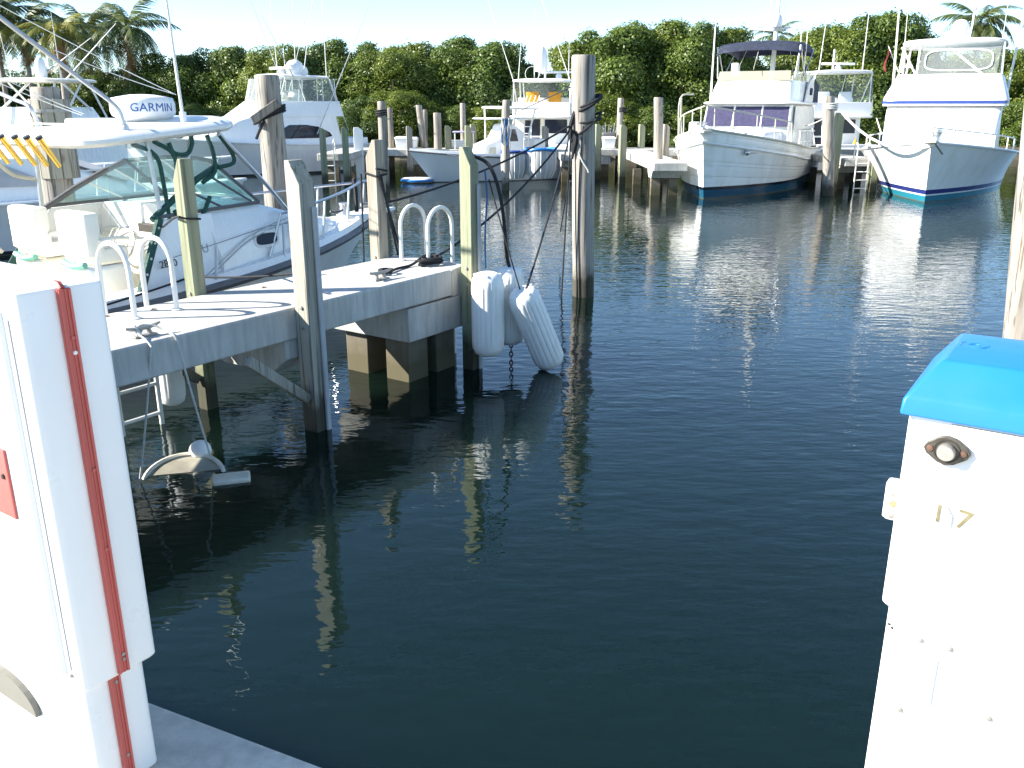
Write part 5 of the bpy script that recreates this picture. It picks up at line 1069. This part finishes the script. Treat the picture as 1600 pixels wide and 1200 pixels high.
def crown_mesh(name, seed, n, m, size=.30, H_=6.5, R_=3.2, lumps=34, base=.4):
    rng = np.random.default_rng(seed); cs, rs = [], []
    for i in range(lumps):                    # billows over a dome, from the skirt to the top
        z = base + (H_-base-.5)*rng.uniform(0, 1)**.8; f = (z-base)/(H_-base)
        rmax = R_*(1-f**2.4)**.5*(.82 + .18*min(1, f*5)); a = rng.uniform(0, 2*PI); rad = rmax*rng.uniform(.45, .93)
        cs.append((rad*math.cos(a), rad*math.sin(a), z)); rs.append(rng.uniform(.35, 1.3)*(1-.25*f))
    cs = np.array(cs); rs = np.array(rs)
    w = rs**2/np.sum(rs**2); pick = rng.choice(lumps, n, p=w)
    d = rng.normal(size=(n, 3)); d[:, 2] += .25; d /= np.linalg.norm(d, axis=1, keepdims=True)
    rr = rs[pick]*rng.uniform(.5, 1.0, n)**.45*(1+.14*rng.normal(size=n))
    pos = cs[pick] + d*rr[:, None]*np.array([1.1, 1.1, .85])
    # drop what lies deep inside other billows
    dd = np.linalg.norm(pos[:, None, :]-cs[None], axis=2)/rs[None]; keep = (dd.min(1) > .42) & (pos[:, 2] > .1); pos, d = pos[keep], d[keep]
    nr = d*1.0 + rng.normal(size=d.shape)*.45 + np.array([0, 0, .4])
    V1, F1 = leaf_quads(rng, pos, nr, size)
    k = n//4                                   # sparser, larger leaf clumps fill the inside
    p2 = rng.normal(size=(k, 3)); p2 /= np.linalg.norm(p2, axis=1, keepdims=True); p2 *= rng.uniform(.1, .82, k)[:, None]**.5
    p2 = p2*np.array([R_*.85, R_*.85, H_*.46]) + np.array([0, 0, H_*.47]); V2, F2 = leaf_quads(rng, p2, rng.normal(size=(k, 3)), size*1.25, .65)
    # stray twigs beyond the outline
    k3 = n//22; top = rng.choice(len(pos), k3); p3 = pos[top] + d[top]*rng.uniform(.05, .28, k3)[:, None]; V3, F3 = leaf_quads(rng, p3, nr[top], size*.8)
    V = np.concatenate([V1, V2, V3]); Fc = np.concatenate([F1, F2+len(V1), F3+len(V1)+len(V2)])
    return mesh_np(name, V, Fc, m)
def limbs(seed, H_=6.5, R_=3.0):
    r = random.Random(seed); mb = MB()
    for i in range(7):
        a = r.uniform(0, 6.28); q = Vector((math.cos(a)*R_*r.uniform(.3, .7), math.sin(a)*R_*r.uniform(.3, .7), H_*r.uniform(.45, .8))); s0 = Vector((r.uniform(-.5, .5), r.uniform(-.5, .5), -.3))
        mb.tube(curve([s0, s0.lerp(q, .45)+Vector((r.uniform(-.3, .3), r.uniform(-.3, .3), .3)), q], 4), [.17-.016*k for k in range(9)], 6)
    return mb
crowns = [crown_mesh('crown', 11+i, 42000, ('leaf', 'leaf2', 'leaf', 'leaf3', 'leaf2')[i], (.155, .145, .17, .15, .16)[i], 6.5, 3.2, (46, 52, 40, 48, 56)[i]) for i in range(5)]
trunks = []
for i in range(2):
    o = limbs(40+i).build('trunk', 'bark', None); trunks.append(o.data); bpy.data.objects.remove(o)
def tree(label, px, top, Y, k, wide=1.0, group='broad mangrove trees along the far shore', base=.4, name='mangrove_tree', cat='tree'):
    t_ = D(px, top, Y); s = max(.15, (t_.z-base+.1)/6.6)
    r = thing(name, label, cat, (t_.x, Y, base), rnd.uniform(0, 6.28), group)
    c = bpy.data.objects.new('crown', crowns[k]); C.objects.link(c); c.parent = r; c.scale = (s*wide, s*wide, s)
    tk = bpy.data.objects.new('trunk', trunks[k % 2]); C.objects.link(tk); tk.parent = r; tk.scale = (s*wide, s*wide, s)
    return r
TR = [
 (262, 82, 62, 0, 1.1, 'dark green rounded tree right of the coconut palms'), (318, 76, 64, 3, 1.0, 'olive tree with open twigs above the tower boat'), (372, 72, 62, 2, 1.0, 'bushy tree directly left of the leaning piling top'),
 (442, 66, 60, 1, 1.1, 'sunlit tree above the domes of the dark windowed sportfisher'), (498, 64, 61, 3, 1.0, 'dark leafy tree right of the sportfisher domes'), (548, 60, 60, 0, 1.0, 'tall dense tree behind the thin antennas right of the sportfisher'),
 (606, 74, 59, 1, 1.05, 'yellow green tree behind the grey far corner post'), (655, 68, 62, 4, 1.1, 'broad yellowish tree behind the stub piling'), (705, 70, 60, 0, 1.0, 'deep green tree over the lilac shelf'),
 (748, 56, 61, 2, 1.1, 'large dark tree behind the T top of the console boat'), (796, 66, 60, 3, .9, 'dark tree edge left of the gap in the trees'), (862, 112, 66, 3, .9, 'low tree in the gap of the tree line behind the radar'),
 (905, 66, 62, 4, 1.0, 'bright tree just behind the top of the tall piling'), (960, 40, 60, 2, 1.1, 'big sunlit tree right of the tall piling'), (1020, 27, 62, 1, 1.15, 'highest rounded tree left of the trawler bimini'),
 (1075, 30, 60, 0, 1.05, 'dense green tree close behind the trawler whips'), (1130, 44, 61, 4, .95, 'tree sloping down towards the trawler bimini'), (1178, 84, 64, 3, .9, 'low dark tree seen under the trawler bimini'),
 (1245, 58, 64, 2, .9, 'tree behind the trawler mast'), (1300, 34, 60, 1, 1.0, 'leafy tree above the flybridge boat radar'), (1352, 20, 61, 2, 1.05, 'tall bright tree right of the flybridge boat radar'),
 (1402, 14, 60, 0, 1.0, 'tallest tree against the sky left of the right sportfisher'), (1452, 70, 66, 3, .9, 'dark tree behind the tall pole of the right sportfisher'), (1520, 84, 68, 4, 1.0, 'low tree under the right hand palm'), (1585, 74, 66, 4, 1.0, 'yellowish tree at the right edge behind the sportfisher top'),
 (215, 98, 66, 3, 1.0, 'dark tree under the drooping palm fronds'), (150, 108, 66, 2, 1.0, 'green tree behind the grey palm trunk'), (85, 105, 68, 0, 1.0, 'bushy tree behind the banded piling'), (15, 110, 66, 3, 1.1, 'dark tree at the left edge below the palms'), (-60, 100, 64, 2, 1.1, 'dark tree mostly outside the left edge'), (1665, 66, 64, 0, 1.1, 'dark tree mostly outside the right edge')]
for i, (px, top, Y, k, w, lb) in enumerate(TR): tree(lb, px, top, Y, k, w)
SHR = [(285, 160, 'low bush in front of the dark tree by the tower boat'), (345, 168, 'small bush left of the leaning piling'), (575, 150, 'pale green bush left of the round piling behind the grey post'), (620, 140, 'airy bush behind the pair of dock boxes'), (668, 170, 'dark undergrowth bush behind the leaning far piling'), (712, 165, 'bush behind the lilac shelf'), (765, 168, 'bush left of the slim piling'),
       (915, 150, 'olive bush just right of the tall piling'), (955, 140, 'feathery olive bush behind the white gear box'), (1000, 160, 'dark bush behind the short knobbly post'), (1055, 165, 'bright bush left of the trawler bow rail'), (1095, 170, 'bush behind the trawler davit'), (1385, 175, 'yellow green bush between flybridge boat and right sportfisher'), (1420, 168, 'bush against the side of the right sportfisher'), (1600, 160, 'bush at the right edge behind the sportfisher'), (45, 175, 'green bush left of the banded piling'), (130, 180, 'bush right of the banded piling')]
for i, (px, top, lb) in enumerate(SHR): tree(lb, px, top, 56.2 + (i*37 % 10)*.12, (0, 4, 3, 1, 2)[i % 5], 1.35, 'low bushes on the far bank', .2, 'shore_bush', 'bush')
# palms
def frond_mesh(name, m, ln=3.2, seed=0, droop=1.0, hang=.55):
    rng = np.random.default_rng(seed); V, Fc = [], []; n = 34
    def sp(t): return np.array([ln*(t - .16*droop*t**3), 0, ln*(.42*t - .78*droop*t**2)])
    for i in range(n):
        t = .12 + .88*i/(n-1); p = sp(t); q = sp(min(1, t+.02)); tg = q-p; tg = tg/(np.linalg.norm(tg)+1e-9) if i < n-1 else tg_; tg_ = tg
        L_ = ln*.30*math.sin(PI*min(.93, (t*.9+.1)))**.6*rng.uniform(.8, 1.1)
        for sd in (-1, 1):
            d = np.array([.55*tg[0], sd*.8, .55*tg[2]-hang*rng.uniform(.6, 1.3)]); d /= np.linalg.norm(d); w = tg*.065*ln/3
            mid = p + d*L_*.5 + np.array([0, 0, .04]); tip = p + d*L_ + np.array([0, 0, -.10*L_])
            k = len(V); V += [p-w*.5, p+w*.5, mid+w*.5, mid-w*.5, tip]; Fc += [(k, k+1, k+2, k+3), (k+3, k+2, k+4, k+4)]
    for i in range(10):                        # midrib
        t0, t1 = i/10, (i+1)/10; a, b = sp(t0), sp(t1); w = .035*(1.1-t0); k = len(V); V += [a+[0, -w, 0], a+[0, w, 0], b+[0, w, 0], b+[0, -w, 0]]; Fc += [(k, k+1, k+2, k+3)]
    me = bpy.data.meshes.new(name); me.from_pydata([tuple(map(float, v)) for v in V], [], [tuple(dict.fromkeys(f)) for f in Fc]); me.update(); me.materials.append(M[m]); return me
fr_g = [frond_mesh('frond', 'palmleaf', 3.2, s, dr, .6) for s, dr in ((1, .7), (2, 1.0), (3, 1.35))]
fr_y = [frond_mesh('frond', 'palmyellow', 3.2, 4, .9, .6), frond_mesh('frond', 'palmyellow', 3.2, 5, 1.2, .7)]
fr_d = [frond_mesh('frond', 'palmdead', 3.0, 6, 1.5, .8)]
def palm(label, px, py, Y, k, n, green, dead=0, lean=0.0, seed=0, trunk_r=.15):
    t_ = D(px, py, Y); r = random.Random(seed); b = thing('palm_tree', label, 'palm', (t_.x-lean, Y, .5), 0, 'palms beyond the far bank'); h_ = t_.z-.5
    pts = curve([(0, 0, -.4), (lean*.25, 0, h_*.35), (lean*.65, 0, h_*.7), (lean, 0, h_)], 5); m_ = len(pts)
    MB().tube(pts, [trunk_r*(1.25-.5*i/m_) for i in range(m_)], 10).build('trunk', 'palmbark', b)
    for i in range(n):
        me = r.choice(green); el = R(lerp(62, -38, (i/n)**.9)) + r.uniform(-.12, .12)
        if i >= n-dead: me = fr_d[0]; el = R(-52) + r.uniform(-.2, .2)
        o = bpy.data.objects.new('frond', me); C.objects.link(o); o.parent = b; s = k*r.uniform(.85, 1.1)
        o.location = (lean, 0, h_); o.rotation_euler = (0, -el + .25, i*2.399 + r.uniform(-.2, .2)); o.scale = (s, s, s)
    return b
palm('tall coconut palm with dark arching fronds, right of the leaning pair at the left', 198, 44, 62, 1.12, 26, fr_g, 3, .3, 1)
palm('dark coconut palm with a thin trunk, just left of the tallest palm', 131, 48, 66, 1.15, 26, fr_g, 2, -.4, 2)
palm('yellow green palm on a stout grey trunk behind the banded piling', 92, 52, 54, .85, 26, fr_y+fr_g[:1], 4, .2, 3, .22)
palm('shaggy palm with orange dead fronds at the far left', 34, 40, 60, 1.05, 26, fr_g+fr_y, 6, 0, 4)
palm('palm half cut by the left picture edge', -12, 22, 60, 1.25, 24, fr_g, 2, 0, 5)
palm('lone coconut palm above the right sportfisher radar', 1532, 36, 80, 1.25, 26, fr_g, 1, .4, 6)
palm('distant palm crown just behind the trawler mast', 1214, 56, 90, .9, 16, fr_g, 0, 0, 7)
# a red roofed house glimpsed through the trees at the left
hs = D(238, 165, 78); hse = thing('house', 'red roofed house glimpsed between the palm trunks at the left', 'house', (hs.x, 78, .8))
MB().box((0, 0, 1.3), (9, 6, 2.596)).build('wall', 'beige', hse); MB().loft([[Vector((x, -3.6, 2.6)), Vector((x, 0, 4.3)), Vector((x, 3.6, 2.6))] for x in (-5, 5)]).build('roof', 'roof', hse, smooth=False)
for x in (-2.5, 0, 2.5): MB().box((x, -3.01, 1.5), (1.1, .06, 1.2)).build('window', 'glassdark', hse)
